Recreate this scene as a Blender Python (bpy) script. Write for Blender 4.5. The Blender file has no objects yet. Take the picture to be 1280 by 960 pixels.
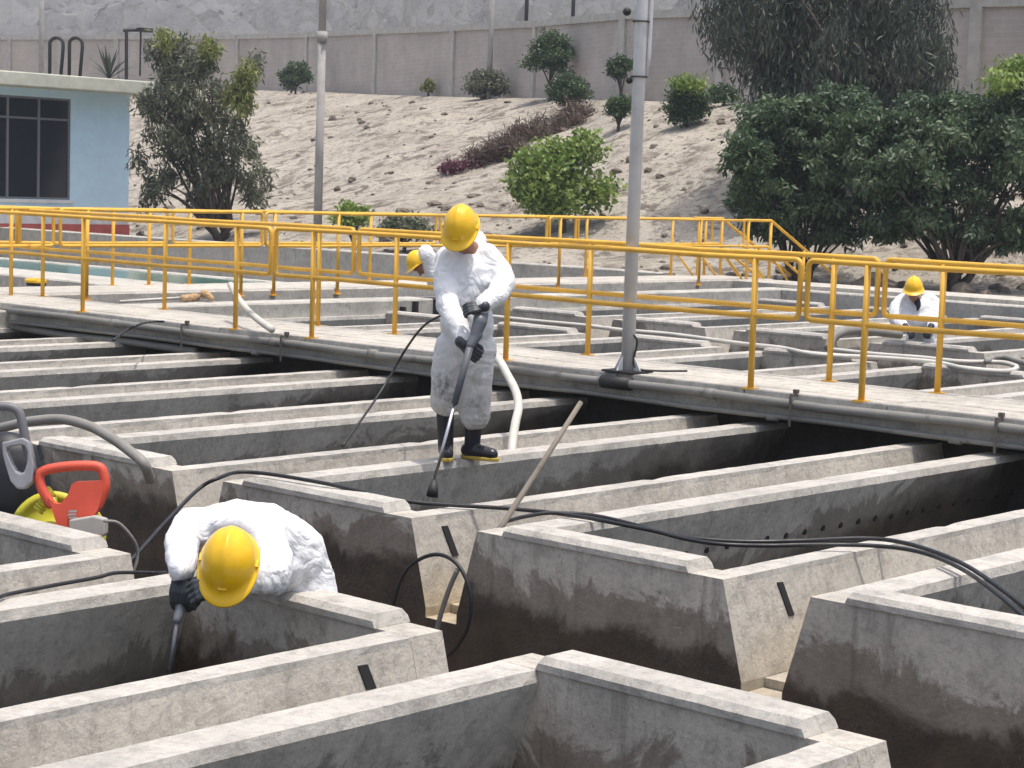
import bpy, bmesh, math, random
import numpy as np
from mathutils import Vector, Matrix, noise
random.seed(7); rng = np.random.default_rng(7)
SC = bpy.context.scene
COL = SC.collection
PI = math.pi

# ------------------------------------------------------------------ camera
FPX, YAW, PITCH, ROLL, CH = 2450.8, math.radians(47.689), math.radians(5.760), math.radians(-1.924), 1.8
fwd = np.array([math.sin(YAW)*math.cos(PITCH), math.cos(YAW)*math.cos(PITCH), -math.sin(PITCH)])
rt = np.array([math.cos(YAW), -math.sin(YAW), 0.0]); dn = np.cross(fwd, rt)
cr, sr = math.cos(ROLL), math.sin(ROLL)
RR = cr*rt + sr*dn; DD = -sr*rt + cr*dn
camd = bpy.data.cameras.new('camera'); cam = bpy.data.objects.new('camera', camd); COL.objects.link(cam)
camd.sensor_width = 36; camd.lens = 36*FPX/1280; camd.clip_start = .1; camd.clip_end = 5000
m = Matrix.Identity(4)
for i in range(3):
    m[i][0] = RR[i]; m[i][1] = -DD[i]; m[i][2] = -fwd[i]
m[2][3] = CH
cam.matrix_world = m
SC.camera = cam
CR, CU, CT = Vector(RR), Vector(-DD), Vector(-fwd)      # camera right / up / towards-camera, used to pose people

# ------------------------------------------------------------------ light
SUN = Vector((0.03, -0.17, 0.985)).normalized()
world = bpy.data.worlds.new('World'); SC.world = world; world.use_nodes = True
wn = world.node_tree; bgn = wn.nodes['Background']
sky = wn.nodes.new('ShaderNodeTexSky'); sky.sky_type = 'NISHITA'; sky.sun_disc = False
sky.sun_elevation = math.asin(SUN.z); sky.sun_rotation = math.atan2(SUN.x, SUN.y)
sky.air_density = 1.2; sky.dust_density = 5.0; sky.altitude = 100
wb = wn.nodes.new('ShaderNodeMix'); wb.data_type = 'RGBA'; wb.blend_type = 'MULTIPLY'; wb.inputs[0].default_value = 1; wb.inputs[7].default_value = (1.05, 1.0, .94, 1)
wn.links.new(sky.outputs[0], wb.inputs[6]); wn.links.new(wb.outputs[2], bgn.inputs[0]); bgn.inputs[1].default_value = .15
sl = bpy.data.lights.new('sun', 'SUN'); sl.energy = 2.7; sl.angle = math.radians(.6); sl.color = (1, .955, .885)
so = bpy.data.objects.new('sun', sl); COL.objects.link(so); so.rotation_euler = SUN.to_track_quat('Z', 'Y').to_euler()
SC.view_settings.view_transform = 'Standard'; SC.view_settings.look = 'None'
SC.view_settings.exposure = 0.68; SC.view_settings.gamma = 1; SC.view_settings.use_curve_mapping = False

# ------------------------------------------------------------------ geometry helpers
def P(px, py, d):
    """a point at depth d (metres along the viewing axis)"""
    v = fwd + RR*((px-640)/FPX) + DD*((py-480)/FPX)
    q = v*d; return Vector((q[0], q[1], q[2]+CH))
def G(px, py, z=0.0):
    v = fwd*FPX + RR*(px-640) + DD*(py-480); t = (z-CH)/v[2]
    return Vector((v[0]*t, v[1]*t, z))
def PL(px, py, ax, val):
    v = fwd*FPX + RR*(px-640) + DD*(py-480); t = val/v[ax]
    return Vector((v[0]*t, v[1]*t, v[2]*t+CH))

class MB:
    def __init__(s): s.v = []; s.f = []; s.m = []
    def add(s, vs, fs, mi=0):
        b = len(s.v); s.v += [tuple(x) for x in vs]
        s.f += [tuple(b+i for i in f) for f in fs]; s.m += [mi]*len(fs); return s
    def box(s, lo, hi, mi=0, M=None):
        x0,y0,z0 = lo; x1,y1,z1 = hi
        vs = [Vector(p) for p in ((x0,y0,z0),(x1,y0,z0),(x1,y1,z0),(x0,y1,z0),(x0,y0,z1),(x1,y0,z1),(x1,y1,z1),(x0,y1,z1))]
        if M is not None: vs = [M @ v for v in vs]
        return s.add(vs, [(0,3,2,1),(4,5,6,7),(0,1,5,4),(1,2,6,5),(2,3,7,6),(3,0,4,7)], mi)
    def tube(s, pts, r, n=8, mi=0, closed=False, cap=True):
        pts = [Vector(p) for p in pts]; k = len(pts)
        rs = list(r) if hasattr(r, '__len__') else [r]*k
        b = len(s.v); T0 = None; up = None
        for i in range(k):
            a = pts[(i-1) % k] if (closed or i > 0) else pts[i]
            c = pts[(i+1) % k] if (closed or i < k-1) else pts[i]
            T = (c-a).normalized()
            if up is None:
                up = Vector((0,0,1)) if abs(T.z) < .9 else Vector((1,0,0))
            X = up.cross(T).normalized(); Y = T.cross(X).normalized(); up = Y
            for j in range(n):
                an = 2*PI*j/n
                s.v.append(tuple(pts[i] + (X*math.cos(an)+Y*math.sin(an))*rs[i]))
        for i in range(k if closed else k-1):
            for j in range(n):
                a = b+i*n+j; c = b+i*n+(j+1) % n; d = b+((i+1) % k)*n+(j+1) % n; e = b+((i+1) % k)*n+j
                s.f.append((a,c,d,e)); s.m.append(mi)
        if cap and not closed:
            s.f.append(tuple(b+j for j in range(n))[::-1]); s.m.append(mi)
            s.f.append(tuple(b+(k-1)*n+j for j in range(n))); s.m.append(mi)
        return s
    def ball(s, c, r, M=None, n=12, k=8, mi=0):
        c = Vector(c); r = (r, r, r) if not hasattr(r, '__len__') else r
        vs = []
        for i in range(1, k):
            th = PI*i/k
            for j in range(n):
                ph = 2*PI*j/n
                p = Vector((r[0]*math.sin(th)*math.cos(ph), r[1]*math.sin(th)*math.sin(ph), r[2]*math.cos(th)))
                vs.append(c + (M @ p if M is not None else p))
        top = Vector((0,0,r[2])); bot = -top
        if M is not None: top = M @ top; bot = M @ bot
        vs += [c+top, c+bot]; T = len(vs)-2
        fs = []
        for i in range(k-2):
            for j in range(n):
                fs.append((i*n+j, (i+1)*n+j, (i+1)*n+(j+1) % n, i*n+(j+1) % n))
        for j in range(n):
            fs.append((T, j, (j+1) % n)); fs.append((T+1, (k-2)*n+(j+1) % n, (k-2)*n+j))
        return s.add(vs, fs, mi)
    def cone(s, a, b, ra, rb):
        s.ball(a, ra, n=10, k=6); s.ball(b, rb, n=10, k=6); return s.tube([a, b], [ra, rb], n=12)
    def chain(s, pts, rs):
        for i in range(len(pts)-1): s.cone(Vector(pts[i]), Vector(pts[i+1]), rs[i], rs[i+1])
        return s
    def plate(s, outline, nrm, th, mi=0):
        """outline: world points of a closed polygon; extruded along nrm by th"""
        k = len(outline); nv = Vector(nrm).normalized()*th
        vs = [Vector(p) for p in outline] + [Vector(p)+nv for p in outline]
        fs = [tuple(range(k)), tuple(range(2*k-1, k-1, -1))] + [(i, i+k, (i+1) % k+k, (i+1) % k) for i in range(k)]
        return s.add(vs, fs, mi)
    def sweep(s, prof, xs, axis=0, jit=0.0, jz=-.05, mi=None, caps=True):
        """closed profile [(u,z)] swept along axis 0 (X; u=Y) or 1 (Y; u=X)"""
        n = len(prof); b = len(s.v)
        for x in xs:
            chip = random.uniform(.006, .013) if (jit and random.random() < .05) else 0
            cj = random.randrange(n)
            for jj, (u, z) in enumerate(prof):
                du = dz = 0
                if jit and z > jz: du = random.uniform(-jit, jit); dz = random.uniform(-jit, 0) - (chip if jj == cj else 0)
                s.v.append((x, u+du, z+dz) if axis == 0 else (u+du, x, z+dz))
        for i in range(len(xs)-1):
            for j in range(n):
                a = b+i*n+j; c = b+i*n+(j+1) % n
                s.f.append((a, c, c+n, a+n)); s.m.append(0 if mi is None else mi[j])
        if caps:
            s.f.append(tuple(b+j for j in range(n))); s.m.append(0)
            s.f.append(tuple(b+(len(xs)-1)*n+j for j in range(n))[::-1]); s.m.append(0)
        return s
    def mesh(s, name, fix=True):
        me = bpy.data.meshes.new(name); me.from_pydata(s.v, [], s.f); me.update()
        if s.m and max(s.m) > 0: me.polygons.foreach_set('material_index', s.m)
        if fix:
            bm = bmesh.new(); bm.from_mesh(me); bmesh.ops.recalc_face_normals(bm, faces=bm.faces); bm.to_mesh(me); bm.free()
        return me

def obj(name, mb, mat, parent=None, smooth=False, fix=True):
    me = mb.mesh(name, fix) if isinstance(mb, MB) else mb
    for mm in (mat if isinstance(mat, (list, tuple)) else [mat]): me.materials.append(mm)
    if smooth: me.polygons.foreach_set('use_smooth', [True]*len(me.polygons))
    o = bpy.data.objects.new(name, me); COL.objects.link(o)
    if parent is not None:
        o.parent = parent; o.matrix_parent_inverse = abs_mat(parent).inverted()
    return o
def abs_mat(o):
    """world matrix without waiting for the depsgraph"""
    L = Matrix.Translation(o.location) @ o.rotation_euler.to_matrix().to_4x4()
    return abs_mat(o.parent) @ o.matrix_parent_inverse @ L if o.parent else L
def bevel(o, w=.01, seg=2, ang=40):
    b = o.modifiers.new('bevel', 'BEVEL'); b.width = w; b.segments = seg; b.limit_method = 'ANGLE'; b.angle_limit = math.radians(ang); return o
def tag(o, label, cat, group=None, kind=None):
    if label: o['label'] = label
    if cat: o['category'] = cat
    if group: o['group'] = group
    if kind: o['kind'] = kind
    return o
def thing(name, label, cat, loc=(0,0,0), group=None):
    o = bpy.data.objects.new(name, None); COL.objects.link(o); o.location = loc; o.empty_display_size = .2
    return tag(o, label, cat, group)
def struct(name, mb, mat, smooth=False):
    o = obj(name, mb, mat, None, smooth); o['kind'] = 'structure'; return o
def dup(root, loc, label, group=None, keep=None):
    r = root.copy(); COL.objects.link(r); r.location = loc; r['label'] = label
    if group: r['group'] = group
    for ch in list(root.children):
        if keep and not keep(ch): continue
        c = ch.copy(); COL.objects.link(c); c.parent = r; c.matrix_parent_inverse = ch.matrix_parent_inverse.copy()
        for g in ch.children:
            d = g.copy(); COL.objects.link(d); d.parent = c; d.matrix_parent_inverse = g.matrix_parent_inverse.copy()
    return r
def frange(a, b, st):
    n = max(1, int(round(abs(b-a)/st))); return [a+(b-a)*i/n for i in range(n+1)]
def smoothpath(pts, n=8):
    """Catmull-Rom"""
    pts = [Vector(p) for p in pts]; out = []
    q = [pts[0]*2-pts[1]] + pts + [pts[-1]*2-pts[-2]]
    for i in range(1, len(q)-2):
        for k in range(n):
            t = k/n; a, b, c, d = q[i-1], q[i], q[i+1], q[i+2]
            out.append(.5*((2*b)+(c-a)*t+(2*a-5*b+4*c-d)*t*t+(3*b-a-3*c+d)*t*t*t))
    out.append(pts[-1]); return out
def remesh(mb, name, voxel, smooth=4, disp=None):
    """one continuous surface from overlapping solids"""
    me = mb.mesh(name); o = bpy.data.objects.new(name, me); COL.objects.link(o)
    r = o.modifiers.new('r', 'REMESH'); r.mode = 'VOXEL'; r.voxel_size = voxel; r.use_smooth_shade = True
    s = o.modifiers.new('s', 'SMOOTH'); s.iterations = smooth; s.factor = .5
    if disp:
        for k, (ty, size, st) in enumerate(disp):
            tx = bpy.data.textures.new(name+'_t%d' % k, ty); tx.noise_scale = size
            dm = o.modifiers.new('d%d' % k, 'DISPLACE'); dm.texture = tx; dm.texture_coords = 'LOCAL'; dm.strength = st; dm.mid_level = .5
    dg = bpy.context.evaluated_depsgraph_get(); out = bpy.data.meshes.new_from_object(o.evaluated_get(dg))
    bpy.data.objects.remove(o); out.name = name; return out

# ------------------------------------------------------------------ materials
def mat(name, base, rough=.8, metal=0.0):
    m = bpy.data.materials.new(name); m.use_nodes = True
    b = m.node_tree.nodes['Principled BSDF']; b.inputs['Base Color'].default_value = (*base, 1)
    b.inputs['Roughness'].default_value = rough; b.inputs['Metallic'].default_value = metal
    return m
class NT:
    def __init__(s, m): s.t = m.node_tree; s.b = s.t.nodes['Principled BSDF']; s.pos = s.n('ShaderNodeNewGeometry').outputs['Position']
    def n(s, ty, **k):
        x = s.t.nodes.new(ty)
        for a, v in k.items(): setattr(x, a, v)
        return x
    def l(s, a, b): s.t.links.new(a, b)
    def noise(s, scale, detail=6, rough=.6, vec=None, dist=0):
        x = s.n('ShaderNodeTexNoise'); x.inputs['Scale'].default_value = scale; x.inputs['Detail'].default_value = detail
        x.inputs['Roughness'].default_value = rough; x.inputs['Distortion'].default_value = dist
        s.l(vec if vec is not None else s.pos, x.inputs['Vector']); return x.outputs['Fac']
    def ramp(s, fac, stops, interp='LINEAR'):
        x = s.n('ShaderNodeValToRGB'); x.color_ramp.interpolation = interp; e = x.color_ramp.elements
        while len(e) < len(stops): e.new(.5)
        for i, (p, c) in enumerate(stops):
            e[i].position = p; e[i].color = (*c, 1) if hasattr(c, '__len__') else (c, c, c, 1)
        s.l(fac, x.inputs[0]); return x.outputs[0]
    def mix(s, f, a, b, bt='MIX'):
        x = s.n('ShaderNodeMix'); x.data_type = 'RGBA'; x.blend_type = bt
        for sock, v in ((x.inputs[0], f), (x.inputs[6], a), (x.inputs[7], b)):
            if isinstance(v, (int, float)): sock.default_value = v if sock == x.inputs[0] else (v, v, v, 1)
            elif isinstance(v, tuple): sock.default_value = (*v, 1)
            else: s.l(v, sock)
        return x.outputs[2]
    def math(s, op, a, b=0.0, clamp=False):
        x = s.n('ShaderNodeMath', operation=op); x.use_clamp = clamp
        for i, v in enumerate((a, b)):
            if isinstance(v, (int, float)): x.inputs[i].default_value = v
            else: s.l(v, x.inputs[i])
        return x.outputs[0]
    def xyz(s, vec=None):
        x = s.n('ShaderNodeSeparateXYZ'); s.l(vec if vec is not None else s.pos, x.inputs[0]); return x.outputs
    def scale(s, v3, vec=None):
        x = s.n('ShaderNodeMapping'); x.inputs['Scale'].default_value = v3; s.l(vec if vec is not None else s.pos, x.inputs[0]); return x.outputs[0]
    def bump(s, h, st=.3, d=.01):
        x = s.n('ShaderNodeBump'); x.inputs['Strength'].default_value = st; x.inputs['Distance'].default_value = d
        s.l(h, x.inputs['Height']); s.l(x.outputs[0], s.b.inputs['Normal'])
    def col(s, c): s.l(c, s.b.inputs['Base Color'])
    def rough(s, c): s.l(c, s.b.inputs['Roughness'])

def concrete(name, base, wet0=None, wet1=None, wetcol=(.045, .036, .028), patch=.35, drips=.3, chips=False, soft=None):
    m = mat(name, base, .88); t = NT(m)
    b1 = t.ramp(t.noise(1.3, 8, .65), [(.3, tuple(c*.74 for c in base)), (.5, base), (.72, tuple(min(1, c*1.16) for c in base))])
    fine = t.ramp(t.noise(26, 8, .75), [(.3, .72), (.5, 1.0), (.75, 1.08)])
    c = t.mix(1, b1, fine, 'MULTIPLY')
    c = t.mix(1, c, t.ramp(t.noise(7, 7, .7), [(.32, .78), (.5, 1.0), (.7, 1.08)]), 'MULTIPLY')
    # grey-green patches with irregular edges
    pa = t.ramp(t.noise(2.6, 10, .7, dist=.6), [(.56, 0), (.62, 1)])
    c = t.mix(t.math('MULTIPLY', pa, patch), c, tuple(x*.5 for x in base))
    # vertical drip streaks
    st = t.ramp(t.noise(1.0, 6, .7, vec=t.scale((7, 7, .7))), [(.56, 0), (.7, 1)])
    nz = t.n('ShaderNodeNewGeometry'); nx = t.xyz(nz.outputs['Normal'])
    vert = t.math('SUBTRACT', 1.0, t.math('ABSOLUTE', nx[2]), True)
    c = t.mix(t.math('MULTIPLY', t.math('MULTIPLY', st, vert), drips), c, (.11, .095, .075))
    # small pits
    pit = t.ramp(t.noise(60, 3, .5), [(.28, 1), (.34, 0)])
    c = t.mix(t.math('MULTIPLY', pit, .5), c, (.12, .11, .1))
    blot = t.ramp(t.noise(4.2, 10, .74, dist=1.1), [(.55, 0), (.60, 1)])
    c = t.mix(t.math('MULTIPLY', blot, .42), c, tuple(x*.55 for x in base))
    lite = t.ramp(t.noise(3.1, 9, .7, dist=.9), [(.60, 0), (.66, 1)])
    c = t.mix(t.math('MULTIPLY', lite, .35), c, tuple(min(.62, x*1.3) for x in base))
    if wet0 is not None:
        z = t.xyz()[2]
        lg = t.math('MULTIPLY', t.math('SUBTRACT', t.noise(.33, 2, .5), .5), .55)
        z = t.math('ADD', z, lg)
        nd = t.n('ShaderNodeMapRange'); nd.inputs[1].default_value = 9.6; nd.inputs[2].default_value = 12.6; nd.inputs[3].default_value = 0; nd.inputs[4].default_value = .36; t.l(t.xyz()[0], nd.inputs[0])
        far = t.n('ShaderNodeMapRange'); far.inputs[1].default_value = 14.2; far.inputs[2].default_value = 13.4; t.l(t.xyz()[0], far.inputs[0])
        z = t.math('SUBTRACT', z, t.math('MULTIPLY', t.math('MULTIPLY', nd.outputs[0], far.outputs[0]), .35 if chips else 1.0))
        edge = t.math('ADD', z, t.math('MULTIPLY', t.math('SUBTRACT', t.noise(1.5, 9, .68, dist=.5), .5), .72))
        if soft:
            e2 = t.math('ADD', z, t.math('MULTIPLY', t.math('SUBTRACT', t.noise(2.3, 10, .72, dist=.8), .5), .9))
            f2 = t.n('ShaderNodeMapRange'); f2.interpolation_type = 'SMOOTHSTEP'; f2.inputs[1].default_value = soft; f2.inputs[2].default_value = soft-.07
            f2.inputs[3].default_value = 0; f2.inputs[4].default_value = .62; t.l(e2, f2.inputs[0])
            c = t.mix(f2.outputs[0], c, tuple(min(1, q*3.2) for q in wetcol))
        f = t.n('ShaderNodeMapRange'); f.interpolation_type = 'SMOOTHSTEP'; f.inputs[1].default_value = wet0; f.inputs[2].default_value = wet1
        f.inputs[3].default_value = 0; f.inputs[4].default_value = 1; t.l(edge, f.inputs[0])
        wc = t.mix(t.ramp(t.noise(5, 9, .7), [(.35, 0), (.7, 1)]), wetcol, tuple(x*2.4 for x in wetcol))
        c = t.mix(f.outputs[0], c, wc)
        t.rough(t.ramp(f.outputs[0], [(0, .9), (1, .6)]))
    t.col(c)
    scr = t.ramp(t.noise(9 if chips else 13, 6, .6, dist=2.6), [(.475, 0), (.5, 1), (.52, 0)])
    scm = t.ramp(t.noise(1.7, 4, .6), [(.52, 0), (.6, 1)])
    c = t.mix(t.math('MULTIPLY', t.math('MULTIPLY', scr, scm), .8 if chips else .4), c, tuple(x*.42 for x in base))
    t.col(c)
    h = t.math('ADD', t.noise(45, 8, .7), t.math('MULTIPLY', t.noise(6, 6, .6), 1.6))
    t.bump(h, .5, .014)
    return m
M = {}
M['top'] = concrete('weathered_concrete', (.45, .43, .395), patch=.32, drips=.45)
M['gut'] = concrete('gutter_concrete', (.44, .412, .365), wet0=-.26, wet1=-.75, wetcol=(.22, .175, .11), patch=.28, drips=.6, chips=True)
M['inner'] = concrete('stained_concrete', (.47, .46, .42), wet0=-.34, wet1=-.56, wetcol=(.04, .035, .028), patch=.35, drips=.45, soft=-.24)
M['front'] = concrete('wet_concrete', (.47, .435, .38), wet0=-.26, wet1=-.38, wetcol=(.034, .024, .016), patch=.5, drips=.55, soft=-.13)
M['under'] = concrete('under_deck_shade_concrete', (.035, .032, .028), patch=.3, drips=.2)  # deck shade painted into the support wall as near-black colour
M['deck'] = concrete('deck_concrete', (.47, .445, .40), patch=.3, drips=.2)
M['basin'] = concrete('basin_concrete', (.44, .425, .385), patch=.2, drips=.35)
M['floor'] = concrete('channel_floor_sludge', (.13, .11, .09), patch=.3)
M['slot'] = mat('opening_shade_black', (.012, .012, .012), .9)  # black on solid pieces, painted shade for the slots and drain holes

def painted(name, base, rough=.42, wear=.25, wearcol=(.25, .12, .04), sc=14, bump=.15, var=.78):
    m = mat(name, base, rough); t = NT(m)
    c = t.mix(1, base, t.ramp(t.noise(3, 6, .6), [(.3, var), (.7, 1.0+(1-var)*.36)]), 'MULTIPLY')
    w = t.ramp(t.noise(sc, 8, .75), [(.6, 0), (.7, 1)])
    c = t.mix(t.math('MULTIPLY', w, wear), c, wearcol); t.col(c)
    t.rough(t.ramp(t.noise(9, 5), [(.3, rough-.1), (.7, rough+.2)])); t.bump(t.noise(40, 6), bump, .003); return m
M['yel'] = painted('yellow_rail_paint', (.76, .43, .05), .5, .55, (.42, .20, .05), 8)
M['galv'] = painted('galvanised_steel', (.60, .61, .62), .6, .25, (.25, .24, .235), 7)
M['polecon'] = painted('pale_pole_concrete', (.36, .345, .33), .8, .3, (.24, .22, .2), 6)
M['pipe'] = painted('grey_pipe', (.21, .205, .19), .6, .75, (.07, .06, .05), 4)
M['black'] = painted('black_rubber', (.016, .016, .018), .42, .2, (.06, .055, .05), 20, .2)
M['glove'] = painted('dark_rubber_glove', (.028, .034, .042), .38, .3, (.09, .09, .09), 20, .3)
M['boot'] = painted('black_boot_rubber', (.014, .014, .02), .35, .3, (.06, .055, .05), 10, .1)
M['sole'] = mat('yellow_sole', (.5, .36, .06), .6)
M['helmet'] = painted('yellow_helmet_plastic', (.88, .53, .006), .30, .18, (.5, .36, .08), 18, .05)
_h = M['helmet'].node_tree.nodes['Principled BSDF']; _h.inputs['Coat Weight'].default_value = .3
M['gun'] = painted('grey_plastic', (.11, .12, .14), .45, .2, (.2, .2, .2), 12)
M['ltgrey'] = painted('light_grey_plastic', (.33, .33, .36), .4, .1, (.2, .2, .2), 12)
M['handle'] = painted('mid_grey_plastic', (.16, .16, .175), .45, .15, (.25, .25, .25), 12)
M['jet'] = mat('black_machine_plastic', (.006, .007, .012), .5)
M['steel'] = mat('bright_steel', (.55, .56, .58), .3, .9)
M['red'] = painted('orange_red_plastic', (.74, .10, .055), .42, .3, (.45, .12, .08), 9, .1)
M['reel'] = painted('yellow_green_plastic', (.62, .58, .04), .4, .15, (.3, .28, .05), 9, .05)
M['boxgrey'] = painted('pale_grey_plastic', (.42, .40, .37), .6, .3, (.25, .22, .18), 12, .2)
M['hosegrey'] = painted('grey_hose', (.24, .23, .21), .6, .6, (.1, .09, .075), 7, .3)
M['hosewhite'] = painted('white_hose', (.56, .54, .49), .55, .5, (.3, .27, .22), 7, .3)
M['wood'] = painted('old_wood', (.20, .175, .145), .8, .5, (.12, .09, .065), 9, .4)
M['skin'] = mat('skin', (.30, .14, .09), .55)
M['cloth'] = mat('navy_shirt', (.02, .025, .05), .9)
M['dark'] = mat('dark_metal', (.02, .02, .02), .6)
M['rust'] = painted('rusty_steel', (.13, .11, .095), .7, .6, (.16, .07, .03), 9)
STAINS_D = [(P(552, 474, 12.74), .12, .85), (P(560, 488, 12.72), .12, .6), (P(600, 470, 12.72), .12, .35), (P(592, 505, 12.75), .12, .45), (P(556, 497, 12.75), .1, .45)]
STAINS_B = [(P(338, 728, 7.95), .11, .7), (P(380, 735, 8.35), .13, .35), (P(318, 735, 7.9), .1, .4)]
def suitmat(dirty):
    m = mat('white_coverall_fabric' + ('_soiled' if dirty else ''), (.80, .81, .83), .68); t = NT(m)
    c = (.72, .735, .76)
    c = t.mix(1, c, t.ramp(t.noise(5, 6, .6), [(.3, .93), (.7, 1.03)]), 'MULTIPLY')
    if dirty:
        z = t.xyz()[2]
        lo = t.n('ShaderNodeMapRange'); lo.inputs[1].default_value = .95; lo.inputs[2].default_value = .5; t.l(z, lo.inputs[0])
        c = t.mix(t.math('MULTIPLY', lo.outputs[0], t.ramp(t.noise(9, 8, .7), [(.3, .25), (.6, 1)])), c, (.50, .485, .455))
    for (pp, rad, amt) in (STAINS_D if dirty else STAINS_B):
        vd = t.n('ShaderNodeVectorMath', operation='DISTANCE'); t.l(t.pos, vd.inputs[0]); vd.inputs[1].default_value = pp
        fa = t.n('ShaderNodeMapRange'); fa.inputs[1].default_value = rad; fa.inputs[2].default_value = rad*.3; t.l(vd.outputs['Value'], fa.inputs[0])
        c = t.mix(t.math('MULTIPLY', t.math('MULTIPLY', fa.outputs[0], t.ramp(t.noise(22, 7, .75), [(.42, 0), (.62, 1)])), amt), c, (.10, .10, .11))
    t.col(c)
    w1 = t.noise(5.5, 2.5, .45, dist=1.9); w2 = t.noise(15, 2, .5, dist=2.0)
    rid = t.math('ABSOLUTE', t.math('SUBTRACT', w1, .5)); rid2 = t.math('ABSOLUTE', t.math('SUBTRACT', w2, .5))
    t.bump(t.math('ADD', rid, t.math('MULTIPLY', rid2, .14)), .55, .05)
    t.b.inputs['Subsurface Weight'].default_value = .12; t.b.inputs['Subsurface Radius'].default_value = (.02, .02, .02)
    return m
M['suit'] = suitmat(False); M['suitd'] = suitmat(True)

def leafmat(name, c0, c1, c2=None, trans=.3):
    m = mat(name, c0, .5); t = NT(m)
    g = t.n('ShaderNodeNewGeometry'); isl = g.outputs['Random Per Island']
    cl = t.ramp(t.noise(.9, 3, .5), [(.35, 0), (.65, 1)])
    a = t.ramp(isl, [(0, tuple(x*.75 for x in c0)), (.6, c0), (1, c1)])
    b = t.ramp(isl, [(0, c0), (1, c2 or c1)])
    c = t.mix(cl, a, b); t.col(c)
    tr = t.n('ShaderNodeBsdfTranslucent'); t.l(c, tr.inputs[0]); mx = t.n('ShaderNodeMixShader'); mx.inputs[0].default_value = trans
    out = t.t.nodes['Material Output']; t.l(t.b.outputs[0], mx.inputs[1]); t.l(tr.outputs[0], mx.inputs[2]); t.l(mx.outputs[0], out.inputs[0])
    return m
M['leaf_euc'] = leafmat('grey_green_leaves', (.10, .112, .082), (.17, .19, .13), (.22, .24, .13))
M['leaf_euc_y'] = leafmat('yellow_green_leaves', (.17, .20, .06), (.28, .30, .09))
M['leaf_dark'] = leafmat('dark_green_leaves', (.060, .10, .055), (.11, .165, .085), (.14, .20, .09))
M['leaf_drk2'] = leafmat('drooping_dark_leaves', (.062, .08, .062), (.12, .14, .10))
M['leaf_bush'] = leafmat('bush_leaves', (.042, .080, .038), (.09, .14, .06), (.11, .17, .06))
M['leaf_bright'] = leafmat('bright_green_leaves', (.15, .24, .045), (.26, .36, .08), (.32, .40, .1))
M['leaf_dry'] = leafmat('dry_brown_twigs', (.11, .075, .058), (.17, .125, .095))
M['leaf_mag'] = leafmat('magenta_flowers', (.10, .035, .055), (.16, .045, .08))
M['bark'] = painted('bark', (.075, .058, .045), .9, .5, (.03, .025, .02), 4, .6)

# ------------------------------------------------------------------ ground, slope, hill
sx_ = [-2600, -700, -200, 0, 160, 300, 470, 565, 665, 775, 1000, 1240, 1600, 3500]
foot_ = [58, 58, 58, 58, 57, 50, 46, 44, 43, 42, 41, 40, 40, 40]
wd_ = [150, 140, 125, 118, 111, 104, 86, 79, 73, 64, 56, 50, 45, 42]
wy_ = [70, 85, 103, 106, 109, 113, 120, 123, 125, 128, 134, 141, 150, 180]
def wall_base(s):
    d = np.interp(s, sx_, wd_); return P(s, np.interp(s, sx_, wy_), d)
FH = np.array([math.sin(YAW), math.cos(YAW)]); LH = np.array([math.cos(YAW), -math.sin(YAW)])
wz_ = [P(a, b, c)[2] for a, b, c in zip(sx_, wy_, wd_)]
wdf_ = [float(np.dot(FH, P(a, b, c)[:2])) for a, b, c in zip(sx_, wy_, wd_)]
def in_basin(x, y): return (-14 < x < 28.6 and -14 < y < 21.9)
def ground_z(x, y):
    df = x*FH[0]+y*FH[1]; la = x*LH[0]+y*LH[1]
    if in_basin(x, y): return -2.3
    if 10 < x < 28.7 and 21.8 < y < 44: return -.75
    z0 = -.06 + .03*noise.noise(Vector((x*.3, y*.3, 0)))
    if df < 20: return z0
    s = la/df*FPX+640 + 12
    f = np.interp(s, sx_, foot_); w = np.interp(s, sx_, wdf_); zw = np.interp(s, sx_, wz_)
    if df <= f: return z0 + (0.15*max(0, (df-f+6)/6))
    n = noise.fractal(Vector((x*.16, y*.16, 1.3)), 1.0, 2.1, 5)
    if df <= w:
        t = (df-f)/(w-1.5-f); t = min(1, t)
        u = .72*t + .28*(t*t*(3-2*t))
        amp = .55*math.sin(PI*min(1, t))**.6
        return z0 + .15 + (zw-z0-.15)*u + n*amp
    e = df-w
    return zw + e*.115 + n*min(1, e/40)*(1+e*.012)*2.2 + 14*max(0, noise.noise(Vector((x*.004, y*.004, 5))))*min(1, e/250)
def polar_sheet(name, r0f, r1f, nr, angs, mt, power=1.6):
    vs = []; fs = []; na = len(angs)
    for i in range(nr+1):
        for a in angs:
            r0, r1 = r0f(a), r1f(a)
            r = r0+(r1-r0)*(i/nr)**power
            x = math.sin(a)*r; y = math.cos(a)*r; vs.append((x, y, ground_z(x, y)))
    cl = abs(angs[-1]-angs[0]-2*PI) < 1e-6
    for i in range(nr):
        for j in range(na-1): fs.append((i*na+j, i*na+j+1, (i+1)*na+j+1, (i+1)*na+j))
    mb = MB(); mb.v = vs; mb.f = fs; mb.m = [0]*len(fs); o = struct(name, mb, mt, True); return o
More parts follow.
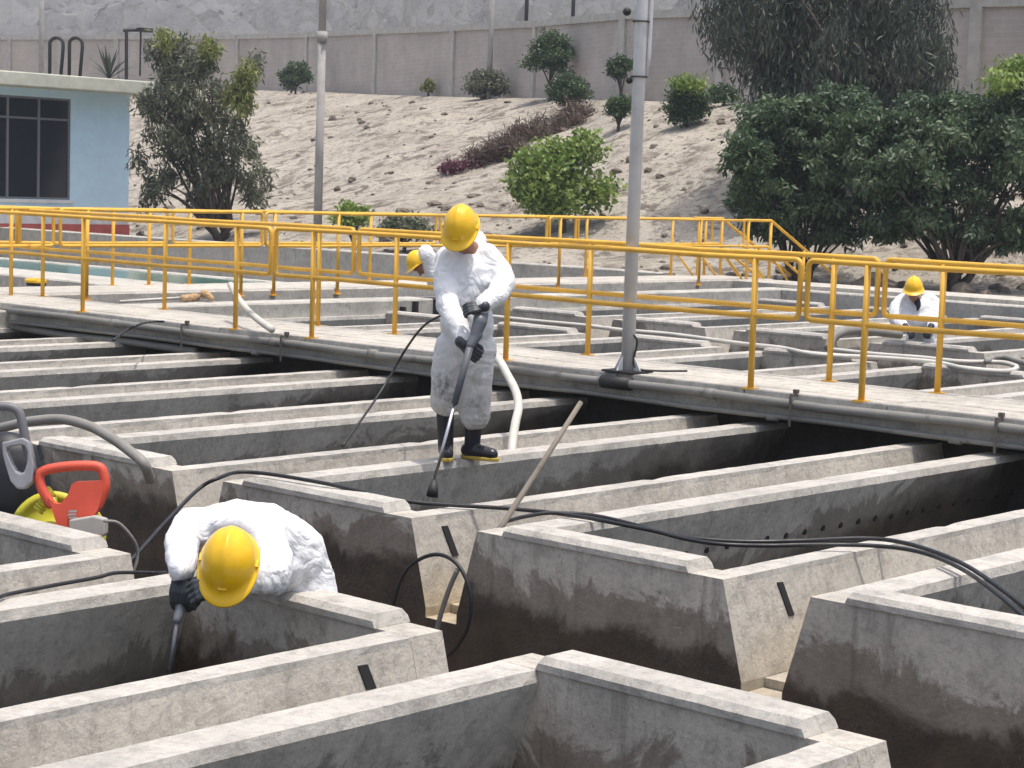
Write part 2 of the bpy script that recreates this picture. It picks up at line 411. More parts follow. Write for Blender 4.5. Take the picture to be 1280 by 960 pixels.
def sandmat():
    m = mat('sandy_soil', (.36, .31, .25), .95); t = NT(m)
    c = t.ramp(t.noise(.35, 10, .65), [(.3, (.30, .27, .225)), (.55, (.41, .372, .315)), (.75, (.48, .44, .375))])
    big = t.ramp(t.noise(.5, 4, .6), [(.4, .1), (.55, 1)])
    c = t.mix(t.math('MULTIPLY', big, t.ramp(t.noise(1.5, 9, .74, dist=.5), [(.49, 0), (.55, .95)])), c, (.135, .112, .09))
    c = t.mix(t.ramp(t.noise(5, 6, .75, dist=.3), [(.54, 0), (.60, .85)]), c, (.13, .11, .09))
    t.col(c); t.bump(t.math('ADD', t.noise(3, 10, .7), t.math('MULTIPLY', t.noise(14, 6, .6), .2)), .8, .2); return m
def hillmat():
    m = mat('desert_hill', (.25, .24, .225), .95); t = NT(m)
    c = t.ramp(t.noise(.016, 10, .62), [(.3, (.11, .112, .115)), (.5, (.16, .16, .162)), (.7, (.235, .235, .235))])
    sp = t.ramp(t.noise(.42, 9, .72, vec=t.scale((1, 1, 1.6)), dist=.6), [(.54, 0), (.60, .95)])
    big = t.ramp(t.noise(.03, 3, .5), [(.4, .15), (.6, 1)])
    c = t.mix(t.math('MULTIPLY', sp, big), c, (.07, .066, .062)); t.col(c)
    t.bump(t.noise(.3, 8, .7), .8, 1.5); return m
M['sand'] = sandmat(); M['hill'] = hillmat()
va = sorted(set([round(YAW-PI+i*2*PI/72, 5) for i in range(73)] + [round(YAW+math.radians(x), 5) for x in np.arange(-24, 24.01, .16)]))
def wr(a):
    da = (a-YAW+PI) % (2*PI) - PI
    if abs(da) > 1.0: return 60.0
    s = 640+math.tan(da)*FPX; return float(np.interp(s, sx_, wdf_))/math.cos(da)
polar_sheet('ground', lambda a: .5, lambda a: wr(a)+6, 250, va, M['sand'], 1.15)
ha = [YAW+math.radians(x) for x in np.arange(-40, 40.01, .22)]
polar_sheet('hillside', lambda a: wr(a)+5.8, lambda a: 1500.0, 150, ha, M['hill'], 1.9)

# loose stones on the slope
def rock(mb, c, r):
    M3 = Matrix.Rotation(random.uniform(0, 6), 3, 'Z') @ Matrix.Rotation(random.uniform(-.4, .4), 3, 'X')
    b = len(mb.v); mb.ball(c, (r*random.uniform(.8, 1.5), r*random.uniform(.7, 1.1), r*random.uniform(.45, .8)), M3, 7, 5)
    for i in range(b, len(mb.v)):
        v = Vector(mb.v[i]); mb.v[i] = tuple(v + (v-Vector(c))*random.uniform(-.22, .22))
rk = MB()
for i in range(620):
    s = random.uniform(-100, 1500); t = random.random()**1.3
    f = np.interp(s, sx_, foot_); w = np.interp(s, sx_, wdf_); df = f-3+(w-f+1)*t
    la = (s-652)/FPX*df; x = FH[0]*df+LH[0]*la; y = FH[1]*df+LH[1]*la
    if in_basin(x, y) or (y > 21 and y < 45 and x < 29.5): continue
    r = random.choice([.05, .06, .08, .1, .14])*random.uniform(.7, 1.3)
    if random.random() < .008: r = random.uniform(.2, .36)
    rock(rk, (x, y, ground_z(x, y)+r*.2), r)
M['rock'] = painted('dusty_rock', (.17, .14, .115), .95, .5, (.25, .21, .17), 3, .8)
tag(obj('stones', rk, M['rock']), 'brown stones strewn over the sandy slope', 'stones', kind='stuff')

# ------------------------------------------------------------------ concrete basin
struct('channel_floor', MB().box((-13, -13, -1.25), (28.2, 19.3, -1.05)), M['floor'])
SL = .28
def side_profile(kind):
    """(y,z) profile of a long tank wall, local to the tank's near face (y=0); R = near wall, L = far wall. material index 0 top, 1 gutter face, 2 inner face"""
    if kind == 'R':
        p = [(0, 0), (.14, 0), (.165, -.03), (.165-.0, -.06), (.165-.11, -.47), (.055, -1.04), (-.13, -1.04), (-.13, -.47), (0-.004, -.03)]
        mi = [0, 0, 2, 2, 2, 2, 1, 1, 0]
    else:
        W = 1.59
        p = [(W, 0), (W+.004, -.03), (W+.13, -.47), (W+.13, -1.04), (W-.055, -1.04), (W-.055, -.47), (W-.20, -.045), (W-.185, 0)]
        mi = [0, 1, 1, 2, 2, 2, 0, 0]
    return p, mi
def make_tank(x0, x1, name_label, seed):
    random.seed(seed)
    r = thing('concrete_tank', name_label, 'tank', (x0, 0, 0), 'rows of open concrete settling tanks')
    for kind in 'RL':
        p, mi = side_profile(kind)
        mb = MB().sweep(p, frange(x0+.18, x1-.18, .10), 0, .0022, -.05, mi)
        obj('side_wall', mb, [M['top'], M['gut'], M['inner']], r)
    for (xa, xb, sgn) in ((x0, x0+.18, 1), (x1-.18, x1, -1)):
        # body: an outline in Y-Z, widening downwards, extruded in X
        mb = MB(); out = [(0, 0), (1.59, 0), (1.72, -.47), (1.72, -.52), (1.95, -.521), (1.95, -1.04), (-.13, -1.04), (-.13, -.47)]
        k = len(out); vs = [(xa, y, z) for y, z in out]+[(xb, y, z) for y, z in out]
        fr, bk = (tuple(range(k)), tuple(range(k, 2*k))[::-1])
        mb.add(vs, [fr, bk]+[(i, i+k, (i+1) % k+k, (i+1) % k) for i in range(k)])
        mb.m = [1 if i < 2 else 0 for i in range(len(mb.f))]
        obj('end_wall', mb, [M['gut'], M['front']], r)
        # raised coping with chamfers
        u0, u1 = xa-.012, xb+.012
        pr = [(u0, .001), (u0, .030), (u0+.022, .056), (u1-.022, .056), (u1, .030), (u1, .001)]
        ys = frange(.225, 1.375, .10); mb = MB().sweep(pr, ys, 1, .0022, .02)
        # slanted step at both ends
        n = len(pr)
        for j in range(n):
            vx = list(mb.v[j]); vx[1] -= (.03-pr[j][1]*.5); mb.v[j] = tuple(vx)
            q = (len(ys)-1)*n+j; vx = list(mb.v[q]); vx[1] += (.03-pr[j][1]*.5); mb.v[q] = tuple(vx)
        obj('coping', mb, M['top'], r)
    # floor of the gutter on the near side of the tank
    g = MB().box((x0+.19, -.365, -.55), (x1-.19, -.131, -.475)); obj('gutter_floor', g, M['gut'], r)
    return r
GRP = 'rows of open concrete settling tanks'
def slot(parent, X, Y, w=.045, b=.23):
    a = Vector((X, Y-.04*SL*0-.02, -.065)); mb = MB()
    y0 = Y-.065*SL-.004; y1 = Y-b*SL-.004
    k_ = .045*(b-.065)/.165
    mb.add([(X, y0, -.065), (X+w, y0, -.067), (X+w+k_, y1, -b), (X+k_, y1, -b+.002), (X, y0+.03, -.065), (X+w, y0+.03, -.067), (X+w+k_, y1+.03, -b), (X+k_, y1+.03, -b+.002)],
           [(0,1,2,3), (0,4,5,1), (1,5,6,2), (2,6,7,3), (3,7,4,0)])
    obj('slot', mb, M['slot'], parent)
Y2 = [3.26+2.08*k for k in range(-3, 8)]
ord2 = ['', 'first', 'second', 'third', 'fourth', 'fifth', 'sixth', 'seventh', 'eighth', 'ninth', 'tenth']
row2 = []
names2 = {3: 'tank at the right edge, its corner below the double black hose',
          4: 'tank with a row of round drain holes inside its far wall',
          5: 'tank the standing worker walks on, its end wall crossed by a black hose',
          6: 'tank behind the red reel handle, thick grey hose hanging over its end',
          7: 'long tank one gutter beyond the tank the grey hose hangs into',
          8: 'long tank whose walls run under the walkway near its left end',
          9: 'narrow-looking long tank just before the farthest one on the left',
          10: 'farthest tank of the middle row beside the basin side wall', 2: 'middle row tank just outside the right edge', 1: 'middle row tank two gutters beyond the right edge'}
proto = make_tank(7.38, 18.7, 'x', 3)
for k, Y in enumerate(Y2):
    if k < 2: continue
    lab = names2.get(k, 'tank')
    if not row2:
        o = proto; proto.location = (7.38, Y, 0); proto['label'] = lab
    else: o = dup(proto, (7.38, Y, 0), lab)
    row2.append((k, o))
R2 = dict(row2)
# row 1 (nearest, where the bent worker leans) and row 3 (beyond the walkway)
r1 = make_tank(-6.0, 5.60, 'x', 5); Y1 = [1.28, 3.355, 5.435, 7.515, 9.6]
lab1 = ['nearest row tank just out of view at the bottom right', 'empty front tank at the bottom centre with a raised coping along its end',
        'front tank the bent worker leans into', 'front tank at the left edge below the red reel handle', 'nearest row tank beyond the left edge']
R1 = []
for k, Y in enumerate(Y1):
    if k == 0: r1.location = (-6, Y, 0); r1['label'] = lab1[0]; R1.append(r1)
    else: R1.append(dup(r1, (-6, Y, 0), lab1[k]))
r3 = make_tank(21.08, 27.4, 'x', 9); Y3 = [7.42+2.08*k for k in range(6)]
lab3 = ['back row tank just outside the right edge beyond the walkway', 'back row tank at the right edge beyond the walkway', 'back row tank in front of the worker crouching at the right', 'back row tank between the panel gap of the railing and the lamp post',
        'back row tank just right of the lamp post, seen under the railing', 'back row tank seen between the standing worker and the lamp post']
for k, Y in enumerate(Y3):
    if k == 0: r3.location = (21.08, Y, 0); r3['label'] = lab3[0]; R3 = [r3]
    else: R3.append(dup(r3, (21.08, Y, 0), lab3[k]))
bpy.context.view_layer.update()
slot(R2[4], 7.80, 5.34); slot(R2[5], 7.60, 7.42); slot(R1[2], 5.12, 5.435, .05, .16)
for i in range(24):                                 # drain holes low on the far inner wall
    x = 8.42+.205*i; z = -.30+random.uniform(-.006, .006)
    y = 5.34+1.59-.20+.145*(abs(z)-.045)/.425
    a = Vector((x, y-.006, z)); mb = MB().tube([a, a+Vector((.0, .02, 0))], .020, 10); obj('drain_hole', mb, M['slot'], R2[4])
for i in range(10):
    x = 2.6+.22*i; y = 5.435+1.59-.06; a = Vector((x, y-.012, -.50)); mb = MB().tube([a, a+Vector((0, .02, 0))], .022, 10); obj('drain_hole', mb, M['slot'], R1[2])

# side wall, end wall and perimeter walkways of the basin
def cwall(name, label, lo, hi, m=None, ch=.02, axis=0):
    x0, y0, z0 = lo; x1, y1, z1 = hi
    if axis == 0:
        pr = [(y0, z0), (y0, z1-ch), (y0+ch, z1), (y1-ch, z1), (y1, z1-ch), (y1, z0)]; mb = MB().sweep(pr, frange(x0, x1, .4), 0, .005, z1-.04)
    else:
        pr = [(x0, z0), (x0, z1-ch), (x0+ch, z1), (x1-ch, z1), (x1, z1-ch), (x1, z0)]; mb = MB().sweep(pr, frange(y0, y1, .4), 1, .005, z1-.04)
    return tag(obj(name, mb, m or M['basin']), label, 'wall')
cwall('concrete_wall', 'long grey basin wall running under the left end of the walkway', (-12, 19.3, -1.1), (12.72, 19.8, .20))
w_h = cwall('concrete_wall', 'grey basin wall beyond the walkway with a broom lying on top', (12.73, 19.3, -1.1), (19.5, 19.8, .20))
cwall('concrete_wall', 'grey basin wall beyond the lamp post, leading to the far corner', (21.1, 19.3, -1.1), (27.98, 19.75, .20))
cwall('concrete_wall', 'far end wall of the basin behind the crouching worker', (28.0, -8, -1.1), (28.35, 19.75, .20), axis=1)
cwall('concrete_wall', 'far pale retaining wall behind the second basin, under the slope', (28.5, 22.3, -.8), (28.9, 44, .31), axis=1)
wk = thing('perimeter_walkway', 'pale concrete walkway along the far side of the basin carrying yellow railings', 'walkway', (10, 20.6, 0))
obj('slab', MB().sweep([(20.6, .13), (20.6, .26), (20.62, .28), (22.0, .28), (22.02, .13)], frange(2, 29.6, .5), 0, .003, .2), M['deck'], wk)
obj('support_wall', MB().box((2, 20.75, -1.1), (29.4, 21.9, .129)), M['basin'], wk)
wk2 = thing('perimeter_walkway', 'pale concrete walkway behind the far end wall of the basin', 'walkway', (28.9, 10, 0))
obj('slab', MB().box((28.36, -8, .13), (29.6, 20.59, .262)), M['deck'], wk2)
obj('support_wall', MB().box((28.45, -8, -1.1), (29.4, 20.5, .129)), M['basin'], wk2)
# second basin behind the walkway: wall, teal water
cwall('concrete_wall', 'pale wall of the second basin in front of its teal water', (16.2, 22.05, -.7), (17.35, 44, .27), axis=1)
mw = mat('teal_basin_water', (.045, .14, .115), .12); t_ = NT(mw); t_.bump(t_.noise(5, 4), .25, .02)
struct('water', MB().box((17.36, 22.03, -.3), (22.4, 44, -.02)), mw)
cwall('concrete_wall', 'low dull divider wall beyond the teal water', (22.41, 22.05, -.7), (22.7, 44, .0), axis=1)
gt = thing('sluice_gate', 'dark sluice gate in the opening between the two basin walls', 'gate', (20.3, 20.2, 0))
obj('gate_plate', MB().box((19.55, 20.1, -1.0), (21.05, 20.16, .12)), M['dark'], gt)
obj('gate_frame', MB().box((19.5, 20.05, .121), (21.1, 20.2, .16)), M['pipe'], gt)

# slide frame shaped like a letter H on the wall
hf = thing('slide_frame', 'small black steel frame like a letter H bolted on the grey basin wall', 'frame', (19, 19.25, 0))
for x, z0, z1 in ((18.88, -.2, .10), (19.12, -.2, .17)):
    obj('upright', MB().box((x-.025, 19.22, z0), (x+.025, 19.298, z1)), M['dark'], hf)
obj('crossbar', MB().box((18.906, 19.23, -.03), (19.094, 19.29, .015)), M['dark'], hf)

# ------------------------------------------------------------------ walkway bridge
br = thing('walkway_bridge', 'pale concrete plank walkway crossing the tanks between two yellow railings', 'walkway', (13.2, 8, 0))
pl = MB(); ed = [12.60, 12.84, 13.07, 13.30, 13.53, 13.84]
ys = frange(-4, 22.0, 1.3)
for i in range(5):
    for j in range(len(ys)-1):
        dz = random.uniform(-.006, .004)
        pl.box((ed[i]+.006, ys[j]+.004, .208), (ed[i+1]-.006, ys[j+1]-.004, .28+dz))
bevel(obj('plank_deck', pl, M['deck'], br), .006, 1)
obj('edge_beam', MB().box((12.64, -4, .07), (12.76, 22, .186)), M['basin'], br)
obj('edge_beam', MB().box((13.66, -4, .07), (13.80, 22, .186)), M['basin'], br)
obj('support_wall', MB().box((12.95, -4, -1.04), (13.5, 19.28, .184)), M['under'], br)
obj('gap_light_block', MB().box((12.62, -4, .187), (13.82, 22, .205)), M['basin'], br)  # unseen sheet added to block light leaking through the plank gaps
def pipe(label, pts, r, m='pipe', name='pipe', rings=None):
    t = thing(name, label, 'pipe', pts[0]); obj('run', MB().tube(pts, r, 12), M[m], t, True)
    for y in (rings or []):
        c = Vector((pts[0][0], y, np.interp(y, [pts[0][1], pts[-1][1]], [pts[0][2], pts[-1][2]])))
        obj('coupling', MB().tube([c-Vector((0, .05, 0)), c+Vector((0, .05, 0))], r*1.22, 12), M['pipe'], t, True)
    return t
def wob(x, y0, y1, z, a=.012, st=1.2):
    return [(x+random.uniform(-a, a)*.4, y, z+random.uniform(-a, a)) for y in frange(y0, y1, st)]
pipe('thick grey pipe fixed along the near edge of the walkway', wob(12.57, -4, 19.2, .205), .036, rings=[3, 6.4, 9.3, 10.4, 13.2, 14.6, 17.2])
pipe('thin grey pipe below the thick one along the near edge of the walkway', wob(12.585, -4, 19.2, .085), .022, rings=[4.4, 7.1, 8.7, 11.8, 14.9])
pipe('short broken grey pipe hanging under the left end of the walkway', wob(12.64, 15.9, 19.25, .005), .04)
for i, (y, lab) in enumerate(((8.5, 'rusty bracket holding the pipes right of the lamp post'), (6.75, 'pipe bracket nearest the right edge'), (14.45, 'pipe bracket left of the standing worker'), (16.0, 'pipe bracket toward the left end of the walkway'))):
    mb = MB().box((12.515, y-.01, .03), (12.524, y+.01, .27)).box((12.524, y-.01, .262), (12.60, y+.01, .284)).box((12.575, y-.018, .284), (12.61, y+.018, .315))
    tag(obj('pipe_bracket', mb, M['rust']), lab, 'bracket', 'steel brackets holding the walkway pipes')

# ------------------------------------------------------------------ railings
def railing(axis, c, a, b, z0, posts, label, top=1.03, mid=.575, r=.0225, pr=.025, foot=0.0, off=0.0, grp='yellow tubular railings', plates=True):
    """panel along axis 1 (Y) or 0 (X) at the fixed coordinate c"""
    def pt(u, z, o=0): return Vector((c+o, u, z)) if axis == 1 else Vector((u, c+o, z))
    t = thing('yellow_railing', label, 'railing', pt((a+b)/2, z0), grp)
    R_ = .048; zt, zm = z0+top, z0+mid; lp = []
    for (cu, cz, a0) in ((b-R_, zt-R_, 90), (a+R_, zt-R_, 180), (a+R_, zm+R_, 270), (b-R_, zm+R_, 0)):
        for k in range(5):
            an = math.radians(a0 - (0 if a0 != 0 else 0) + 22.5*k) if a0 in (90, 180, 270) else math.radians(270+22.5*k+0)
            if a0 == 0: an = math.radians(270+22.5*k)
            if a0 == 90: an = math.radians(90-22.5*k)
            if a0 == 180: an = math.radians(180-22.5*k)
            if a0 == 270: an = math.radians(270-22.5*k)
            lp.append((cu+R_*math.cos(an), cz+R_*math.sin(an)))
    # order the loop clockwise: right-top, right-bottom, left-bottom, left-top
    def arc(cu, cz, s, e): return [(cu+R_*math.cos(math.radians(s+(e-s)*k/4)), cz+R_*math.sin(math.radians(s+(e-s)*k/4))) for k in range(5)]
    lp = arc(b-R_, zt-R_, 90, 0)+arc(b-R_, zm+R_, 0, -90)+arc(a+R_, zm+R_, -90, -180)+arc(a+R_, zt-R_, 180, 90)
    full = []
    for i in range(len(lp)):
        p, q = lp[i], lp[(i+1) % len(lp)]; full.append(p)
        if abs(q[0]-p[0]) > 1:
            n = int(abs(q[0]-p[0])/.8); full += [(p[0]+(q[0]-p[0])*k/n, p[1]+(q[1]-p[1])*k/n+random.uniform(-.007, .007)) for k in range(1, n)]
    obj('rail_frame', MB().tube([pt(u, z) for u, z in full], r, 10, closed=True), M['yel'], t, True)
    for u in posts:
        lean = random.uniform(-.006, .006)
        mb = MB().tube([pt(u, z0+foot, off), pt(u+lean, zt-.01)], pr, 10)
        p = obj('post', mb, M['yel'], t, True)
        if plates: obj('base_plate', MB().box(tuple(pt(u, z0+foot-.012, off)-Vector((.05, .05, 0))), tuple(pt(u, z0+foot+.004, off)+Vector((.05, .05, 0)))), M['yel'], p)
    return t
nb = [(-4, 2.33, [-3.5, -.8, 1.8]), (2.4, 8.48, [2.9, 5.35, 7.95]), (8.55, 14.70, [8.97, 11.6, 14.15]), (14.78, 20.8, [15.3, 17.9, 20.3]), (20.86, 21.9, [21.4])]
nlab = ['out of view', 'at the right edge', 'behind the standing worker', 'in the left half', 'at its left end']
for side, X in (('near', 12.65), ('far', 13.76)):
    for (a, b, ps), l in zip(nb, nlab):
        railing(1, X, a, b, .28, ps, 'yellow railing on the %s side of the plank walkway, %s' % (side, l), grp='yellow railings along the plank walkway')
far_n = [(3.0, 10.4, [4, 6.4, 9.5]), (10.5, 14.1, [11, 13.5]), (14.2, 17.45, [14.6, 17.1]), (17.52, 23.3, [17.68, 18.86]), (23.37, 28.6, [23.63, 27.33])]
far_f = [(3.0, 12.1, [4, 6.4, 9.5]), (12.2, 16.9, [12.6, 15.99, 16.6]), (17.0, 22.2, [17.3, 20.78]), (22.3, 25.6, [22.6, 25.2]), (25.67, 29.5, [25.9, 27.2, 28.3, 29.3])]
fl = ['at far left', 'below the building corner', 'below the left tree', 'behind the standing worker', 'near the stairs']
for (a, b, ps), l in zip(far_n, fl): railing(0, 20.58, a, b, .30, ps, 'yellow railing on the near edge of the back walkway, '+l, foot=-.1, plates=True, grp='yellow railings on the back walkway')
for (a, b, ps), l in zip(far_f, fl): railing(0, 21.95, a, b, .28, ps, 'yellow railing on the slope side of the back walkway, '+l, grp='yellow railings on the back walkway')
# stair down at the end of the back walkway
for i, (yy, lab) in enumerate(((20.7, 'yellow braced stair railing on the near side of the back steps'), (21.8, 'yellow braced stair railing on the slope side of the back steps'))):
    st = thing('stair_railing', lab, 'railing', (29.6, yy, .2))
    pts = [(28.75, yy, 1.33), (29.6, yy, 1.33), (30.9, yy, .72), (31.9, yy, .25)]
    obj('handrail', MB().tube(pts, .028, 10), M['yel'], st, True)
    obj('lower_rail', MB().tube([(28.75, yy, .86), (29.5, yy, .86), (30.9, yy, .2), (31.6, yy, -.1)], .025, 10), M['yel'], st, True)
    for x, z1 in ((28.9, 1.32), (29.6, 1.32), (30.7, .8)): obj('post', MB().tube([(x, yy, -.1 if x > 29.6 else .28), (x, yy, z1)], .028, 10), M['yel'], st, True)
    for k in range(4):
        x = 28.1+k*.8; obj('brace', MB().tube([(x, yy, .82-.08*k), (x+.75, yy, .22-.1*k)], .02, 8), M['yel'], st, True)
stp = MB()
for k in range(4): stp.box((29.61+k*.3, 20.72, -.1), (29.60+(k+1)*.3, 21.78, .2-k*.09))
tag(obj('steps', stp, M['deck']), 'short concrete steps at the end of the back walkway', 'steps')

# ------------------------------------------------------------------ lamp post and other poles
lp = thing('lamp_post', 'tall grey steel pole with strapped conduit standing on the walkway edge', 'pole', (12.72, 10.28, .28))
B0 = Vector((12.72, 10.28, .28))
obj('pole', MB().tube([B0, B0+Vector((0, 0, 3.1)), B0+Vector((0, 0, 6.2))], [.057, .051, .045], 20), M['galv'], lp, True)
bevel(obj('base_plate', MB().box((12.57, 10.12, .286), (12.87, 10.44, .305)), M['dark'], lp), .004)
gus = MB()
for a in (0, 90, 180, 270):
    d = Vector((math.cos(math.radians(a)), math.sin(math.radians(a)), 0)); n_ = Vector((-d.y, d.x, 0))*.006
    p0 = B0+d*.07+Vector((0, 0, .026)); p1 = B0+d*.14+Vector((0, 0, .026)); p2 = B0+d*.07+Vector((0, 0, .14))
    gus.plate([p0-n_, p1-n_, p2-n_], n_*2, .012)
obj('gusset', gus, M['galv'], lp)
cd = lambda z, r=.085: B0 + CR*r + Vector((0, 0, z))
obj('conduit', MB().tube([cd(6.2, .085), cd(3.2, .078), cd(2.62, .074), cd(2.45, .055)], .019, 8), M['galv'], lp, True)
for z in (2.9, 2.45): obj('strap', MB().tube([B0+Vector((math.cos(a)*.066, math.sin(a)*.066, z)) for a in np.linspace(0, 2*PI, 17)[:-1]], .008, 6, closed=True), M['dark'], lp)
obj('knob', MB().ball(B0-CR*.12+Vector((0, 0, 2.98)), .035).ball(B0-CR*.08+Vector((0, 0, 2.42)), .028), M['dark'], lp, True)
obj('cable', MB().tube(smoothpath([B0+CR*.07+Vector((-.05, 0, .32)), B0+CR*.11+Vector((-.06, 0, .26)), B0+CR*.09+Vector((-.06, 0, .12)), B0+CR*.13+Vector((-.08, 0, .04)), B0+CR*.3+Vector((-.08, 0, .02)), B0+CR*.5+Vector((0, 0, .015))]), .009, 8), M['black'], lp, True)
obj('pipe_sleeve', MB().tube([(12.57, 10.12, .205), (12.57, 10.42, .205)], .055, 14), M['dark'], lp, True)

def spole(name, label, px, py, d, ytop, r0, r1, m, n=10):
    a = P(px, py, d); a.z = ground_z(a.x, a.y)-.1; h = (py-ytop)/FPX*d
    return tag(obj(name, MB().tube([a, a+Vector((0, 0, h*.5)), a+Vector((0, 0, h))], [r0, (r0+r1)/2, r1], n), M[m], None, True), label, 'pole')
p1 = thing('utility_pole', 'pale concrete utility pole between the left tree and the standing worker', 'pole', P(397, 288, 47)); pa = P(397, 288, 47); pa.z = -.1
obj('shaft', MB().tube([pa, pa+Vector((0, 0, 5.2))], [.105, .092], 14), M['polecon'], p1, True)
obj('collar', MB().tube([pa+Vector((0, 0, 5.15)), pa+Vector((0, 0, 5.4))], [.128, .128], 14), M['polecon'], p1, True)
obj('upper_shaft', MB().tube([pa+Vector((0, 0, 5.38)), pa+Vector((0, 0, 9))], [.092, .075], 14), M['polecon'], p1, True)
spole('utility_pole', 'thin grey pole behind the left end of the building roof', 51, 120, 100, -60, .14, .11, 'polecon')
spole('utility_pole', 'thin pole standing on the slope top above a small round bush', 611, 121, 74, -60, .11, .09, 'polecon')
spole('utility_pole', 'short dark post end above the brick wall, left of the pair', 656, 80, 90, -60, .09, .09, 'dark')
spole('utility_pole', 'short dark post end above the brick wall, nearest the lamp post', 714, 80, 90, -60, .09, .09, 'dark')

# ------------------------------------------------------------------ long brick perimeter wall
bw = thing('brick_perimeter_wall', 'long pinkish brick wall with concrete pilasters along the top of the slope', 'wall', wall_base(600))
px_ = [-330, -250, -180, -110, -40, 12, 75, 146, 221, 297, 383, 468, 565, 667, 776, 900, 1045, 1215, 1420]
bp = [wall_base(s) for s in px_]
dirv = (bp[-4]-bp[8]); dirv.z = 0; dirv.normalize()
mbk = mat('pinkish_brick', (.33, .26, .235), .92); t_ = NT(mbk)
dp = t_.n('ShaderNodeVectorMath', operation='DOT_PRODUCT'); t_.l(t_.pos, dp.inputs[0]); dp.inputs[1].default_value = dirv
cb = t_.n('ShaderNodeCombineXYZ'); t_.l(dp.outputs['Value'], cb.inputs[0]); t_.l(t_.xyz()[2], cb.inputs[1])
bk = t_.n('ShaderNodeTexBrick'); t_.l(cb.outputs[0], bk.inputs[0]); bk.inputs['Scale'].default_value = 1.0
bk.inputs['Brick Width'].default_value = .42; bk.inputs['Row Height'].default_value = .17; bk.inputs['Mortar Size'].default_value = .012
bk.inputs['Color1'].default_value = (.48, .42, .38, 1); bk.inputs['Color2'].default_value = (.435, .385, .35, 1); bk.inputs['Mortar'].default_value = (.50, .45, .41, 1)
cc = t_.mix(1, bk.outputs[0], t_.ramp(t_.noise(.6, 8, .65), [(.3, .82), (.7, 1.12)]), 'MULTIPLY')
cc = t_.mix(t_.ramp(t_.noise(.35, 5, .6, vec=t_.scale((1, 1, .4))), [(.48, 0), (.7, .5)]), cc, (.33, .29, .265)); t_.col(cc); t_.bump(bk.outputs[1], .3, .02)
M['brick'] = mbk
M['pil'] = painted('wall_frame_concrete', (.48, .455, .415), .9, .4, (.2, .185, .17), 2, .4)
HW = 2.92
for i in range(len(bp)-1):
    a, b = bp[i].copy(), bp[i+1].copy(); u = Vector((b.x-a.x, b.y-a.y, 0)).normalized(); n_ = Vector((u.y, -u.x, 0))
    if n_.dot(Vector((a.x, a.y, 0))) > 0: n_ = -n_
    def q(p, dz, off): return p+n_*off+Vector((0, 0, dz))
    a1, b1 = a+u*.17, b-u*.17
    vs = [q(a1, -1.2, 0), q(b1, -1.2, 0), q(b1, HW-.25, 0), q(a1, HW-.25, 0), q(a1, -1.2, -.15), q(b1, -1.2, -.15), q(b1, HW-.25, -.15), q(a1, HW-.25, -.15)]
    F6 = [(0, 1, 2, 3), (4, 7, 6, 5), (0, 4, 5, 1), (1, 5, 6, 2), (2, 6, 7, 3), (3, 7, 4, 0)]
    obj('brick_panel', MB().add(vs, F6), M['brick'], bw)
    vs = [q(a1, HW-.249, .09), q(b1, HW-.249, .09), q(b1, HW, .09), q(a1, HW, .09), q(a1, HW-.249, -.2), q(b1, HW-.249, -.2), q(b1, HW, -.2), q(a1, HW, -.2)]
    obj('top_beam', MB().add(vs, F6), M['pil'], bw)
    c = a; vs = [q(c-u*.168, -1.2, .10), q(c+u*.168, -1.2, .10), q(c+u*.168, HW+.01, .10), q(c-u*.168, HW+.01, .10), q(c-u*.168, -1.2, -.2), q(c+u*.168, -1.2, -.2), q(c+u*.168, HW+.01, -.2), q(c-u*.168, HW+.01, -.2)]
    obj('pilaster', MB().add(vs, F6), M['pil'], bw)

# ------------------------------------------------------------------ blue building
bx, by = 33.07, 44.7
M['blue'] = painted('pale_blue_wall_paint', (.58, .80, .97), .85, .12, (.50, .70, .86), 2, .1, .93)
M['white'] = painted('white_wall_paint', (.72, .73, .75), .85, .15, (.5, .48, .45), 4, .2)
M['redb'] = painted('red_plinth_paint', (.50, .12, .11), .8, .15, (.2, .08, .07), 4, .2)
M['fascia'] = painted('cream_fascia_paint', (.55, .56, .48), .85, .2, (.35, .33, .27), 4, .2)
M['glass'] = mat('dark_window_glass', (.018, .022, .032), .12)
M['mullion'] = mat('grey_window_frame', (.16, .165, .18), .5)
bd = thing('blue_building', 'pale blue one storey building with dark window, cream roof edge and red plinth', 'building', (bx-6, by, 0))
def zat(px, py): return PL(px, py, 1, by).z
wx0 = PL(-60, 180, 1, by).x; wx1 = PL(88, 190, 1, by).x; wz1 = zat(60, 122); wz0 = zat(40, 249)
zr = zat(150, 118); zp1 = zat(80, 280); zp2 = zat(80, 299); zw2 = zat(80, 268)
D = 9.0
wl = MB().box((bx-14, by+.001, -.3), (wx0, by+.25, zr)).box((wx1, by, -.3), (bx, by+.25, zr)).box((wx0, by, wz1), (wx1, by+.25, zr)).box((wx0, by, -.3), (wx1, by+.25, wz0))
wl.box((bx-.25, by+.251, -.3), (bx, by+D, zr)).box((bx-14, by+D, -.3), (bx-.251, by+D+.2, zr))
obj('wall', wl, M['blue'], bd)
obj('white_band', MB().box((bx-14, by-.012, zp1), (bx+.01, by-.002, zw2)), M['white'], bd)
obj('plinth', MB().box((bx-14, by-.03, -.3), (bx+.02, by-.003, zp1-.002)), M['redb'], bd)
rf = obj('roof', MB().box((bx-14.5, by-.9, zr), (bx+.75, by+D+.7, zr+.36)), M['fascia'], bd); bevel(rf, .03)
wi = obj('window', MB().box((wx0, by+.06, wz0), (wx1, by+.08, wz1)), M['glass'], bd)
mu = MB(); hz = wz1-(wz1-wz0)*.21
